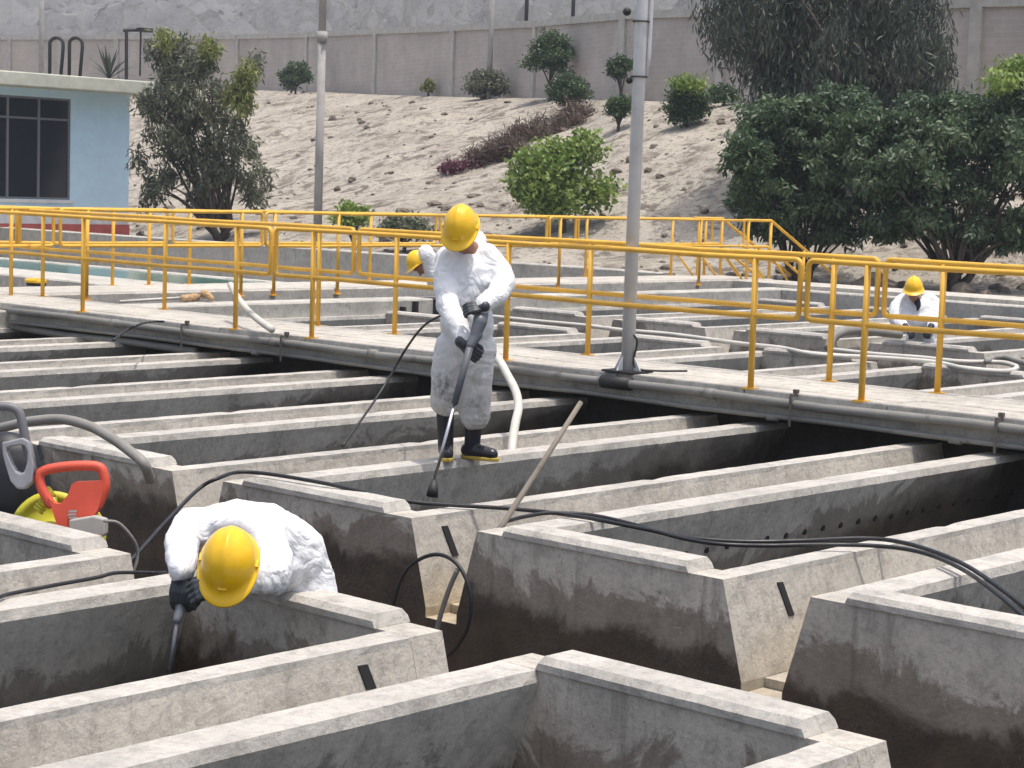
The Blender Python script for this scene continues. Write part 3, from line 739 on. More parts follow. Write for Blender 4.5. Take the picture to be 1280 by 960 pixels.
for px in (-40, 10, 49): x = PL(px, 190, 1, by).x; mu.box((x-.035, by+.02, wz0), (x+.035, by+.058, wz1))
for z in (wz0+.03, hz, wz1-.03): mu.box((wx0, by+.022, z-.028), (wx1, by+.056, z+.028))
for x in (wx1-.03,): mu.box((x-.03, by+.021, wz0), (x+.03, by+.057, wz1))
obj('window_frame', mu, M['mullion'], wi)
obj('sill', MB().box((wx0, by-.06, wz0-.09), (wx1+.1, by-.001, wz0-.01)), M['white'], bd)
obj('interior_wall', MB().box((wx0-1, by+3, 0), (wx1+1, by+3.1, zr)), M['dark'], bd)
# round sign on the plinth
sc_ = PL(13, 291, 1, by-.05); r_ = .17
sg = thing('round_sign', 'small round white sign with a teal emblem on the red plinth', 'sign', sc_)
obj('disc', MB().tube([sc_, sc_-Vector((0, .02, 0))], .175, 24), M['white'], sg)
M['teal'] = mat('teal_print', (.12, .34, .36), .6)
em = MB(); f0 = sc_-Vector((0, .024, 0))
em.tube([f0+Vector((math.cos(a)*.105, 0, math.sin(a)*.095+.0)) for a in np.linspace(.2, PI-.2, 12)], .016, 6)
em.box((f0.x-.10, f0.y-.004, f0.z-.09), (f0.x-.03, f0.y+.002, f0.z+.03)); em.box((f0.x-.01, f0.y-.004, f0.z-.09), (f0.x+.10, f0.y+.002, f0.z-.045)); em.box((f0.x+.055, f0.y-.005, f0.z-.05), (f0.x+.09, f0.y+.001, f0.z+.03)); em.box((f0.x-.01, f0.y-.005, f0.z+.0), (f0.x+.06, f0.y+.001, f0.z+.035))
obj('emblem', em, M['teal'], sg)
# black pipes and lamp behind the roof
def arch(label, x0, x1, yb, yt, d):
    cx = (x0+x1)/2; r = (x1-x0)/2
    pts = [P(x0, yb, d), P(x0+.3, yt+r, d)]+[P(cx-r*math.cos(a), yt+r-r*math.sin(a), d) for a in np.linspace(.3, PI-.3, 8)]+[P(x1, yt+r+4, d), P(x1-4, yb, d)]
    return tag(obj('vent_pipe', MB().tube(pts, .055, 8), M['dark'], None, True), label, 'pipe', 'black arched pipes on the building roof')
arch('left black arched pipe rising behind the building roof', 62, 79, 106, 47, 60)
arch('right black arched pipe rising behind the building roof', 86.5, 103, 106, 47, 60)
lm = thing('flood_lamp', 'black angular lamp pole behind the right end of the roof', 'lamp', P(158, 100, 62))
obj('pole', MB().tube([P(158, 106, 62), P(158, 38, 62)], .055, 8), M['dark'], lm); obj('arm', MB().tube([P(154, 38, 62), P(186, 37, 62)], .05, 8), M['dark'], lm)
obj('lamp_head', MB().box(tuple(P(178, 39, 62)-Vector((.14, .15, .02))), tuple(P(178, 39, 62)+Vector((.3, .15, .1)))), M['dark'], lm)
obj('strut', MB().tube([P(176, 38, 62), P(175, 95, 62)], .03, 6), M['dark'], lm)

# ------------------------------------------------------------------ vegetation
def leaves(n, centres, rad, size, aspect, droop, spread=1.0, flat=.6):
    """numpy cloud of small folded leaf faces round many clump centres"""
    c = centres[rng.integers(0, len(centres), n)]
    off = rng.normal(size=(n, 3)); off /= np.linalg.norm(off, axis=1)[:, None]
    off *= (rng.random((n, 1))**.5)*rad; off[:, 2] *= flat
    p = c+off
    d = rng.normal(size=(n, 3))*spread; d[:, 2] -= droop; d /= np.linalg.norm(d, axis=1)[:, None]
    s = np.cross(d, rng.normal(size=(n, 3))); s /= np.linalg.norm(s, axis=1)[:, None]
    L = size*rng.uniform(.6, 1.25, (n, 1)); W = L*aspect
    nn = np.cross(d, s)
    a = p; b = p+d*L*.5+s*W*.5+nn*L*.06; e = p+d*L; f = p+d*L*.5-s*W*.5+nn*L*.06
    v = np.stack([a, b, e, f], 1).reshape(-1, 3)
    return v
def leafmesh(name, v):
    me = bpy.data.meshes.new(name); n = len(v)//4
    me.vertices.add(len(v)); me.vertices.foreach_set('co', v.astype(np.float32).ravel())
    me.loops.add(n*4); me.loops.foreach_set('vertex_index', np.arange(n*4, dtype=np.int32))
    me.polygons.add(n); me.polygons.foreach_set('loop_start', np.arange(0, n*4, 4, dtype=np.int32)); me.polygons.foreach_set('loop_total', np.full(n, 4, dtype=np.int32))
    me.update(calc_edges=True); me.validate(); return me
def clumps(blobs, n, shell=.5):
    """blobs: (px,py,d, rx,ry in px, rd in m). clump centres inside them"""
    w = np.array([b[3]*b[4] for b in blobs], float); w /= w.sum(); out = []
    for k in rng.choice(len(blobs), n, p=w):
        px, py, d, rx, ry, rd = blobs[k]
        u = rng.normal(size=3); u /= np.linalg.norm(u); u *= (shell+(1-shell)*rng.random())
        out.append(list(P(px+u[0]*rx, py+u[1]*ry, d+u[2]*rd)))
    return np.array(out)
def tree(name, label, cat, base, blobs, leafm, nclump, nleaf, crad, size, aspect=.4, droop=.2, trunk_r=.1, nlimb=10, fork=.35, group=None, extra=None, stems=1, flat=.6, lean=None, shell=.5):
    base = Vector(base); t = thing(name, label, cat, base, group)
    C = clumps(blobs, nclump, shell); cen = Vector(C.mean(0)); cen_xy = Vector((cen.x, cen.y, 0))
    H = cen.z-base.z; tb = MB()
    pick = C[rng.choice(len(C), min(nlimb, len(C)), replace=False)]
    forks = []
    for s in range(stems):
        a = 2*PI*s/max(1, stems)+.5; o_ = Vector((math.cos(a), math.sin(a), 0))*(.12*H if stems > 1 else 0)
        top = base.lerp(cen, fork)+o_; mid = base.lerp(top, .5)+Vector((random.uniform(-.04, .04)*H, random.uniform(-.04, .04)*H, 0))
        tb.tube([base-Vector((0, 0, .2))+o_*.15, mid, top], [trunk_r, trunk_r*.85, trunk_r*.7], 8); forks.append((top, mid))
    for i, p in enumerate(pick):
        p = Vector(p); f, md = forks[i % len(forks)]; st = f if random.random() < .6 else md.lerp(f, random.random())
        k = st.lerp(p, .5)+Vector((random.uniform(-.08, .08)*H, random.uniform(-.08, .08)*H, .08*H))
        tb.tube(smoothpath([st, k, p], 4), list(np.linspace(trunk_r*.55, trunk_r*.12, 9)), 6)
        for q in range(3):
            w = C[rng.integers(len(C))]; w = Vector(w)
            if (w-p).length < H*.6: tb.tube([k.lerp(p, .5), k.lerp(p, .8).lerp(w, .4), w], [trunk_r*.22, trunk_r*.14, trunk_r*.06], 5)
    obj('trunk', tb, M['bark'], t, True, fix=False)
    obj('crown', leafmesh('crown', leaves(nleaf, C, crad, size, aspect, droop, flat=flat)), leafm, t)
    if extra:
        for nm, bl, mt, nc, nl in extra:
            C2 = clumps(bl, nc, .3); obj(nm, leafmesh(nm, leaves(nl, C2, crad, size, aspect, droop, flat=flat)), mt, t)
    return t
def gbase(px, py, d):
    p = P(px, py, d); p.z = ground_z(p.x, p.y); return p

# left grey-green tree in front of the slope
dL = 51
tree('gum_tree', 'grey green feathery tree with thin stems right of the blue building', 'tree', gbase(278, 302, dL),
     [(248, 115, dL, 60, 52, 1.6), (212, 150, dL, 46, 60, 1.4), (285, 180, dL, 42, 50, 1.2), (232, 80, dL, 34, 34, 1.0), (200, 205, dL, 36, 36, 1), (318, 228, dL, 26, 26, .9), (262, 215, dL, 48, 24, 1.0), (205, 62, dL, 22, 20, .7), (322, 85, dL+2, 7, 24, .4), (190, 245, dL, 14, 18, .5), (245, 250, dL, 30, 14, .8)],
     M['leaf_euc'], 210, 14000, .25, .20, .26, 1.2, .085, 34, .12, extra=[('yellow_foliage', [(303, 110, dL-1, 17, 34, .5), (262, 58, dL-1, 16, 12, .4), (205, 46, dL-1, 14, 12, .4)], M['leaf_euc_y'], 36, 2200)], stems=4, flat=1.3)
# big trees on the right
dR = 39.5
tree('willowy_tree', 'tall dark drooping tree behind the broad leafy trees at the top right', 'tree', gbase(1040, 290, 46),
     [(1030, 40, 46, 125, 60, 2.2), (950, 25, 46, 78, 55, 1.6), (1110, 50, 46, 85, 70, 1.8), (1030, 115, 46, 95, 45, 2), (1000, -60, 46, 140, 60, 2.4), (1120, -70, 46, 90, 60, 2), (892, 35, 46, 24, 36, 1.0), (1080, 150, 46, 60, 30, 1.2), (1165, 110, 46, 30, 50, 1), (985, 140, 46, 55, 45, 1.4), (1050, 180, 46, 80, 30, 1.4)],
     M['leaf_drk2'], 560, 44000, .42, .24, .18, 2.4, .2, 34, .45, flat=1.9)
tree('leafy_tree', 'broad dark green leafy tree right of the stair railing', 'tree', gbase(1000, 335, dR),
     [(985, 225, dR, 72, 60, 1.3), (965, 175, dR, 50, 50, 1.1), (1040, 190, dR, 80, 65, 1.5), (1010, 140, dR, 60, 30, 1.2), (935, 235, dR, 24, 46, .8), (1050, 262, dR, 60, 28, 1.2), (960, 280, dR, 45, 20, .8), (1030, 290, dR, 60, 18, 1), (945, 150, dR, 36, 36, 1), (1060, 130, dR, 60, 28, 1)],
     M['leaf_dark'], 330, 26000, .26, .15, .4, .9, .06, 30, .12, stems=6, shell=.3, extra=[('accent_foliage', [(1085, 150, dR-1.4, 50, 12, .6), (935, 190, dR-1.2, 26, 34, .4)], M['leaf_bush'], 60, 2600)])  # extra clumps at the crown's top and left in bush-leaf green
tree('leafy_tree', 'big dark green leafy tree at the right edge above the crouching worker', 'tree', gbase(1195, 372, 38),
     [(1275, 120, 38, 50, 40, 1.2), (1120, 285, 38.5, 50, 18, 1), (1150, 150, 38.5, 55, 30, 1.2), (1105, 165, 38.5, 55, 40, 1.2), (1100, 235, 38, 45, 40, 1.2), (1190, 195, 38, 95, 70, 1.7), (1130, 205, 38, 70, 60, 1.4), (1260, 185, 38, 75, 85, 1.6), (1220, 140, 38.4, 75, 35, 1.3), (1300, 120, 38.4, 60, 50, 1.2), (1145, 275, 38, 55, 26, 1.2), (1265, 288, 38, 70, 30, 1.3), (1210, 290, 38, 50, 16, 1), (1330, 220, 38, 60, 90, 1.5)],
     M['leaf_dark'], 560, 52000, .28, .15, .4, .9, .08, 36, .14, stems=6, shell=.3, extra=[('accent_foliage', [(1275, 80, 37.5, 26, 12, .5), (1255, 100, 37, 24, 12, .5)], M['leaf_bright'], 30, 800)])  # extra lime green clumps near the crown's top
# bushes and young trees on the slope
def bush(label, px, py, d, rx, ry, m='leaf_bush', n=4200, size=.14, trunk=True, by_=None, name='bush', cat='bush', group='shrubs planted on the slope', aspect=.4, droop=0, blobs=None, extra=None):
    b = gbase(px, (by_ or py+ry), d)
    if abs(b.z - P(px, (by_ or py+ry), d).z) > 3: b = P(px, (by_ or py+ry), d)
    bl = blobs or [(px, py, d, rx*.8, ry*.75, rx/FPX*d*.8), (px-rx*.35, py+ry*.2, d, rx*.55, ry*.6, rx/FPX*d*.5), (px+rx*.4, py+ry*.1, d, rx*.5, ry*.65, rx/FPX*d*.5), (px+rx*.05, py-ry*.4, d, rx*.5, ry*.45, rx/FPX*d*.4)]
    return tree(name, label, cat, b, bl, M[m], max(24, int(n/70)), n, .16*rx/FPX*d*2+.06, size, aspect, droop, .055, 9, .35, group, shell=.2, extra=extra)
bush('round grey green bush near the top of the slope right of the left tree', 370, 94, 90, 23, 20, n=3200, size=.2)
bush('low spreading blue green bush at the foot of the thin pole', 607, 104, 74, 29, 22, m='leaf_euc', n=3400, size=.17)
bush('round crowned young tree standing tallest against the brick wall', 686, 66, 68, 34, 33, n=5000, size=.16, by_=124, name='young_tree', cat='tree')
bush('rounded dark bush at the upper end of the dry magenta creeper', 713, 112, 64, 29, 22, n=4200, size=.15)
bush('small tree half hidden by the lamp post, upper of two', 776, 83, 62, 18, 18, n=2200, size=.13, by_=140, name='young_tree', cat='tree')
bush('small ball shaped tree on a thin stem left of the lamp post', 773, 134, 57, 20, 17, n=2400, size=.13, by_=176, name='young_tree', cat='tree')
bush('dark round bush with light top between lamp post and big trees', 858, 128, 55, 34, 30, n=5200, size=.14, by_=176, extra=[('accent_foliage', [(862, 106, 54.5, 24, 10, .4)], M['leaf_bright'], 24, 900)])  # lime green leaf clumps along the bush's upper side
bush('tiny dry shrub at the foot of the brick wall', 535, 108, 80, 10, 12, m='leaf_euc_y', n=500, size=.16)
bush('sprig of weeds right of the lamp post at the slope edge', 905, 118, 57, 26, 12, n=1200, size=.13)
bush('bright lime green young tree behind the railing right of the worker', 703, 222, 47, 62, 52, m='leaf_bright', n=7000, size=.17, by_=330, name='young_tree', cat='tree', aspect=.5,
     blobs=[(700, 225, 47, 50, 42, 1), (665, 225, 47, 26, 38, .6), (745, 230, 47, 24, 34, .6), (715, 190, 47, 35, 22, .6), (690, 262, 47, 45, 14, .7), (668, 205, 47, 16, 14, .4), (725, 175, 47, 12, 10, .3)])
bush('low lime green shrub behind the railing left of the standing worker', 442, 268, 46.5, 30, 18, m='leaf_bright', n=1500, size=.14, by_=290)
bush('dull olive scrub beside the lime shrub behind the railing', 505, 285, 46, 42, 18, m='leaf_euc', n=2200, size=.15, by_=300)
# dry creeper with magenta flowers lying down the slope
cr_ = thing('dry_creeper', 'brown dried creeper with magenta flowers sprawling down the sandy slope', 'shrub', gbase(640, 190, 58))
def on_slope(px, py, d0=44, d1=100):
    """first hit of the sight ray with the slope"""
    for d in np.arange(d0, d1, .25):
        p = P(px, py, d)
        if ground_z(p.x, p.y) >= p.z: return p
    return P(px, py, d1)
def slope_cloud(poly, n, up):
    out = []
    for (x, y, rx, ry) in poly:
        c0 = on_slope(x, y); k = c0.dot(Vector(fwd)); d = (c0-Vector((0, 0, CH))).dot(Vector(fwd))
        for i in range(n):
            a = random.uniform(0, 6.28); r = random.random()**.5
            out.append(list(P(x+rx*r*math.cos(a), y+ry*r*math.sin(a), d+random.uniform(-.4, .2)-up)))
    return np.array(out)
Cb = slope_cloud([(640, 188, 28, 14), (668, 175, 34, 18), (700, 160, 36, 18), (610, 198, 24, 10), (722, 148, 18, 14)], 26, .3)
obj('twigs', leafmesh('twigs', leaves(11000, Cb, .42, .26, .13, 0)), M['leaf_dry'], cr_)
Cm = slope_cloud([(572, 209, 16, 5), (592, 203, 14, 5), (655, 165, 20, 10), (562, 211, 7, 4)], 22, .35)
obj('flowers', leafmesh('flowers', leaves(1300, Cm, .25, .13, .6, 0)), M['leaf_mag'], cr_)
# fan palm / agave behind the roof
pm = thing('palm', 'spiky dark palm crown showing above the building roof', 'palm', P(135, 104, 72)); pc = P(136, 98, 72); fm = MB()
for i in range(30):
    a = random.uniform(-.15, PI+.15); l = random.uniform(.95, 1.5); dy = random.uniform(-.5, .5)
    dirp = (CR*math.cos(a)+Vector((0, 0, 1))*max(.05, math.sin(a))+CT*dy).normalized(); tip = pc+dirp*l-Vector((0, 0, .25*abs(math.cos(a))))
    w = Vector((0, 0, 1)).cross(dirp).normalized()*.06; fm.add([pc-w*.5, pc+w*.5, pc+dirp*l*.55+w, tip, pc+dirp*l*.55-w], [(0, 1, 2, 3, 4)])
obj('frond', fm, M['leaf_drk2'], pm); obj('trunk', MB().tube([pc-Vector((0, 0, 5)), pc], [.2, .16], 8), M['bark'], pm)

# ------------------------------------------------------------------ people
def basis(front, up):
    z = Vector(up).normalized(); y = -Vector(front).normalized(); y = (y-z*y.dot(z)).normalized(); x = y.cross(z)
    return Matrix((x, y, z)).transposed()
def cf(r, u, t): return (CR*r+CU*u+CT*t).normalized()
def helmet(parent, c, front, up, s=1.0):
    """construction helmet: local front = -y"""
    B = basis(front, up); mb = MB(); n, k = 28, 9; rings = []
    for i in range(k+1):
        th = (PI/2)*i/k; rr = math.sin(th); zz = math.cos(th)
        ring = []
        for j in range(n):
            ph = 2*PI*j/n; x = .112*rr*math.cos(ph); y = .142*rr*math.sin(ph); z = .150*zz
            ridge = .011*math.exp(-(x/.016)**2)*(1 if i < k-1 else 0)
            side = .004*(math.exp(-((abs(x)-.05)/.012)**2))*(1 if i < k-1 else 0)
            ring.append(Vector((x, y, z+ridge+side)))
        rings.append(ring)
    br1 = []; br2 = []
    for j in range(n):
        ph = 2*PI*j/n; cx, cy = math.cos(ph), math.sin(ph)
        pk = max(0, -cy)**2*.045
        e = .016+pk; L = Vector((cx, cy, 0))
        br1.append(Vector((.112*cx, .142*cy, 0))+L*e-Vector((0, 0, .004+pk*.35))); br2.append(Vector((.108*cx, .138*cy, 0))+L*e*.9-Vector((0, 0, .012+pk*.35)))
    allr = rings+[br1, br2, [Vector((v.x*.97, v.y*.97, v.z+.004)) for v in rings[-1]]]
    vs = [Vector(c)+B @ (p*s) for r in allr[1:] for p in r]+[Vector(c)+B @ (rings[0][0]*s)]; T = len(vs)-1; fs = []
    for i in range(len(allr)-2):
        for j in range(n): fs.append((i*n+j, (i+1)*n+j, (i+1)*n+(j+1) % n, i*n+(j+1) % n))
    for j in range(n): fs.append((T, j, (j+1) % n))
    mb.add(vs, fs); h = obj('helmet', mb, M['helmet'], parent, True)
    so_ = h.modifiers.new('sub', 'SUBSURF'); so_.levels = 1; so_.render_levels = 1
    # front moulding and side lugs
    lg = MB(); 
    for sx in (-1, 1): lg.box((sx*.113-.006, -.016, -.002), (sx*.113+.006, .016, .018), M=Matrix.Translation(c) @ B.to_4x4())
    lg.box((-.016, -.143, .022), (.016, -.130, .036), M=Matrix.Translation(c) @ B.to_4x4())
    for q in range(3):
        one = MB(); one.v = lg.v[q*8:q*8+8]; one.f = lg.f[:6]; one.m = [0]*6; obj('helmet_lug', one, M['helmet'], h)
    return h
def head_solids(mb, c, front, up):
    B = basis(front, up); c = Vector(c); L = lambda x, y, z: c+B @ Vector((x, y, z))
    mb.ball(L(0, .01, .02), (.078, .096, .1), B, 16, 12); mb.ball(L(0, -.03, -.05), (.058, .062, .072), B, 14, 10)   # skull, jaw
    mb.chain([L(0, -.085, .012), L(0, -.108, -.028)], [.012, .017])                                                  # nose
    mb.chain([L(-.035, -.08, .028), L(.035, -.08, .028)], [.014, .014])                                              # brow
    mb.ball(L(0, -.078, -.065), (.028, .016, .009), B, 10, 6); mb.ball(L(0, -.08, -.105), .02)                       # lips, chin
    for s in (-1, 1): mb.ball(L(s*.08, .01, -.01), (.012, .022, .034), B, 8, 6)                                      # ears
    return L
def face_bits(parent, L):
    e = MB()
    for s in (-1, 1): e.ball(L(s*.032, -.084, .006), .0115, n=8, k=6)
    obj('eyes', e, M['dark'], parent, True)
def glove(parent, c, fdir, back, thumb, curl=.55, s=1.0, cuff=.035):
    """hand with palm, four curled fingers and a thumb leaving the palm's side; fdir = finger direction"""
    x = Vector(fdir).normalized(); z = Vector(back); z = (z-x*z.dot(x)).normalized(); y = z.cross(x)*(1 if thumb > 0 else -1)
    c = Vector(c); L = lambda a, b, d: c+(x*a+y*b+z*d)*s
    mb = MB()
    for b in (-.03, -.01, .012, .032): mb.chain([L(-.055, b*.6, 0), L(.0, b*.9, .004), L(.035, b, 0)], [.017*s, .018*s, .014*s])
    for i, (b, ln) in enumerate(((-.033, .062), (-.011, .078), (.012, .085), (.034, .076))):
        a = curl*(1+.08*i); p = L(.035, b, 0); pts = [p]; ang = 0; seg = [ln*.42, ln*.33, ln*.27]; q = [.035, b, 0.0]
        for sg_ in seg:
            ang += a*1.25; q = [q[0]+sg_*math.cos(ang), q[1], q[2]-sg_*math.sin(ang)]; pts.append(L(*q))
        mb.chain(pts, [.0115*s, .0108*s, .0098*s, .0085*s])
    mb.chain([L(-.035, .025, -.006), L(-.005, .052, -.022), L(.022, .056, -.042), L(.042, .045, -.052)], [.015*s, .0135*s, .012*s, .0095*s])
    mb.chain([L(-.05, 0, 0), L(-.05-cuff, 0, .004)], [.031*s, .037*s])      # cuff
    me = remesh(mb, 'glove', .0042*s, 2); return obj('glove', me, M['glove'], parent, True)
WR = [('CLOUDS', .16, .034), ('CLOUDS', .06, .008)]
def person(label, loc, group=None): pass

# --- standing worker with pressure lance, on the tank wall
d0 = 12.78
def S(px, py, dd=0): return P(px, py, d0+dd)
sk = MB()
hf_, hu_ = cf(-.22, -.72, .62), cf(-.12, .60, .78)
hc = S(577, 288, -.14)
L = head_solids(sk, hc, hf_, hu_)
neck0 = S(587, 316, .0)
sk.chain([hc+Vector((0, 0, -.04)), neck0], [.055, .06]); sk.chain([neck0, S(586, 370, .02), S(583, 430, .04)], [.085, .10, .10])
sk.chain([neck0, S(558, 327, .0), S(560, 376, -.18), S(580, 424, -.38), S(586, 436, -.42)], [.06, .05, .038, .03, .028])
sk.chain([neck0, S(614, 326, .02), S(627, 350, -.05), S(608, 380, -.33), S(600, 386, -.4)], [.055, .04, .034, .03, .028])
sk.chain([S(583, 435, .05), S(559, 485, .09), S(556, 530, .13), S(557, 562, .15)], [.085, .05, .035, .03]); sk.chain([S(583, 435, .05), S(594, 487, .09), S(591, 535, .14), S(590, 560, .15)], [.085, .05, .035, .03])
body = remesh(sk, 'person', .011, 3); man = obj('person', body, M['skin'], None, True)
tag(man, 'worker in white coverall standing on a tank wall with a pressure lance', 'person')
face_bits(man, L)
helmet(man, hc+hu_*.035, hf_, hu_, 1.0)
cv = MB()
cv.chain([S(588, 322, .03), S(587, 345, .02), S(585, 375, 0), S(583, 405, .02), S(582, 438, .05)], [.105, .15, .152, .148, .15])
cv.ball(S(585, 350, .0), (.2, .15, .2), basis(CT, Vector((0, 0, 1)))); cv.ball(S(584, 405, .02), (.185, .15, .2), basis(CT, Vector((0, 0, 1))))
cv.chain([S(566, 325, .02), S(608, 322, .02)], [.095, .095])
cv.chain([S(561, 325, .02), S(557, 350, -.06), S(560, 380, -.18), S(570, 405, -.30), S(579, 426, -.39)], [.092, .084, .08, .074, .06])
cv.chain([S(613, 325, .02), S(624, 340, -.02), S(630, 353, -.08), S(622, 369, -.24), S(603, 382, -.45)], [.088, .085, .08, .07, .052])
cv.chain([S(567, 436, .05), S(560, 465, .04), S(557, 488, .06), S(556, 501, .09)], [.135, .11, .102, .104])
cv.chain([S(598, 438, .05), S(596, 468, .04), S(595, 495, .06), S(593, 519, .1)], [.135, .11, .104, .106])
cv.chain([S(596, 300, .1), S(590, 318, .03)], [.062, .085]); cv.chain([S(602, 312, .04), S(588, 322, -.04), S(573, 318, -.02)], [.035, .03, .03])
cvm = remesh(cv, 'coverall', .0115, 3, WR); obj('coverall', cvm, M['suitd'], man, True)
gl = cf(.35, -.9, .25)
zp = [S(584, 322, -.155), S(584, 345, -.165), S(583, 370, -.158), S(583, 400, -.15), S(583, 430, -.13)]
glove(man, S(588, 438, -.45), cf(.62, -.55, .35), cf(-.3, .2, 1), 1, .6, 1.05)
glove(man, S(592, 385, -.48), cf(-.85, -.1, .2), cf(.1, .5, .9), -1, .6, 1.0, .02)
for (a, b, c_, tip) in ((S(556, 490, .11), S(557, 540, .14), S(557, 560, .15), Vector((-.30, -.95, 0))), (S(592, 508, .11), S(591, 545, .14), S(590, 560, .15), None)):
    bt = MB(); floorz = .002; ank = c_.copy(); ank.z = .065
    td = (Vector((-.62, -.70, 0)) if tip is not None else (CR*.82+CT*.42)); td.z = 0; td.normalize()
    ank = Vector((ank.x, ank.y, .07))
    bt.chain([a, b, ank], [.066, .056, .052]); toe = ank+td*.15; toe.z = .045
    bt.chain([ank-td*.03-Vector((0, 0, .01)), ank+td*.07-Vector((0, 0, .015)), toe], [.05, .047, .042])
    m_ = remesh(bt, 'boot', .006, 3); bo = obj('boot', m_, M['boot'], man, True)
    sm = MB(); out = []; pn = Vector((-td.y, td.x, 0))
    for k in range(18):
        an = 2*PI*k/18; out.append(Vector((ank.x, ank.y, floorz))+td*(.06+.145*math.cos(an))+pn*(.048*math.sin(an)*(1.1 if math.cos(an) > 0 else .85)))
    sm.plate(out, (0, 0, 1), .024); bevel(obj('sole', sm, M['sole'], bo), .006)
# lance
gw = thing('pressure_lance', 'long grey pressure washer lance held by the standing worker, tip in the tank', 'tool', S(541, 615, -.62))
g0, g1, g2, g3 = S(601, 392, -.44), S(588, 432, -.50), S(568, 505, -.54), S(543, 600, -.60)
gb = MB(); gb.chain([S(605, 378, -.38), S(600, 402, -.46), S(594, 420, -.48)], [.038, .048, .034]); gb.chain([g1, S(596, 418, -.47)], [.028, .04])
obj('gun_body', remesh(gb, 'gun_body', .006, 2), M['gun'], gw, True)
obj('lance_sleeve', MB().tube([g1, g1.lerp(g2, .5), g2], [.024, .022, .022], 10), M['gun'], gw, True)
obj('lance_tube', MB().tube([g2, g3], .0105, 10), M['steel'], gw, True)
obj('nozzle', MB().tube([g3, g3.lerp(S(540, 622, -.62), .5), S(540, 621, -.62)], [.018, .034, .038], 12), M['dark'], gw, True)

# --- worker bent over the end wall of the front tank
d0b = 8.15
def Bp(px, py, dd=0): return P(px, py, d0b+dd)
hf2, hu2 = cf(-.10, -.80, .55), cf(.05, .52, .85)
hc2 = Bp(286, 700, -.32)
sk = MB(); L = head_solids(sk, hc2-hu2*.02, hf2, hu2)
nk = Bp(300, 690, .02); sk.chain([hc2, nk], [.055, .06]); sk.chain([nk, Bp(335, 695, .16), Bp(372, 712, .38)], [.08, .08, .07])
sk.chain([nk, Bp(246, 664, .05), Bp(228, 685, -.08), Bp(227, 722, -.2)], [.06, .045, .034, .028]); sk.chain([nk, Bp(335, 700, .0), Bp(336, 716, -.12), Bp(275, 732, -.3)], [.05, .04, .034, .028])
hipw = Bp(378, 722, .34); 
kn = [hipw, Vector((hipw.x+.06, hipw.y+.10, -.42)), Vector((hipw.x+.16, hipw.y+.06, -.90)), Vector((hipw.x+.02, hipw.y+.0, -1.0))]
kn2 = [hipw, Vector((hipw.x+.02, hipw.y-.16, -.42)), Vector((hipw.x+.14, hipw.y-.2, -.90)), Vector((hipw.x, hipw.y-.26, -1.0))]
sk.chain([k_+Vector((.07, .03, 0)) for k_ in kn[:3]], [.07, .05, .04]); sk.chain([k_+Vector((.07, .03, 0)) for k_ in kn2[:3]], [.07, .05, .04])
man2 = obj('person', remesh(sk, 'person', .011, 3), M['skin'], None, True)
tag(man2, 'worker in white coverall bending over the end wall of a front tank', 'person')
face_bits(man2, L); helmet(man2, hc2-hu2*.015, hf2, hu2, 1.0)
cv = MB()
cv.chain([Bp(258, 667, .06), Bp(295, 664, .10), Bp(332, 672, .18), Bp(364, 692, .28), Bp(374, 716, .34)], [.115, .135, .15, .15, .14])
cv.chain([Bp(300, 685, .05), Bp(350, 706, .2)], [.11, .12])
cv.chain([Bp(255, 662, .06), Bp(238, 658, .02), Bp(227, 678, -.08), Bp(227, 702, -.20), Bp(227, 713, -.24)], [.095, .082, .074, .064, .060])
cv.chain([Bp(330, 680, .02), Bp(345, 700, -.06), Bp(338, 722, -.16), Bp(300, 730, -.24)], [.09, .075, .078, .055])
cv.chain(kn[:3], [.145, .12, .09]); cv.chain(kn2[:3], [.145, .12, .09])
cv.chain([Bp(270, 655, -.06), Bp(300, 652, -.06), Bp(322, 672, -.08), Bp(322, 700, -.12)], [.032, .04, .04, .032])
obj('coverall', remesh(cv, 'coverall', .011, 3, WR), M['suit'], man2, True)
glove(man2, Bp(226, 740, -.25), cf(-.02, -1, .1), cf(-.3, .1, 1), 1, .5, 1.1, .03)
glove(man2, Bp(257, 736, -.34), cf(-.9, -.2, .3), cf(0, .4, 1), -1, .6, 1.1, .05)
for kk in (kn, kn2):
    bt = MB(); an_ = kk[2]; bt.chain([kk[1].lerp(kk[2], .35), an_], [.065, .055]); bt.chain([an_, Vector((kk[3].x, kk[3].y, -1.0))-Vector((.1, .03, 0))], [.055, .045]); obj('boot', remesh(bt, 'boot', .008, 3), M['boot'], man2, True)
g2_ = thing('pressure_lance', 'short dark spray lance pointing down inside the front tank', 'tool', Bp(222, 770, -.3))
gb = MB(); gb.chain([Bp(228, 746, -.23), Bp(225, 765, -.25), Bp(221, 775, -.27)], [.024, .022, .018]); obj('gun_body', remesh(gb, 'gun_body', .006, 2), M['gun'], g2_, True)
obj('lance_tube', MB().tube([Bp(222, 772, -.27), Bp(212, 838, -.3)], .008, 8), M['gun'], g2_, True)

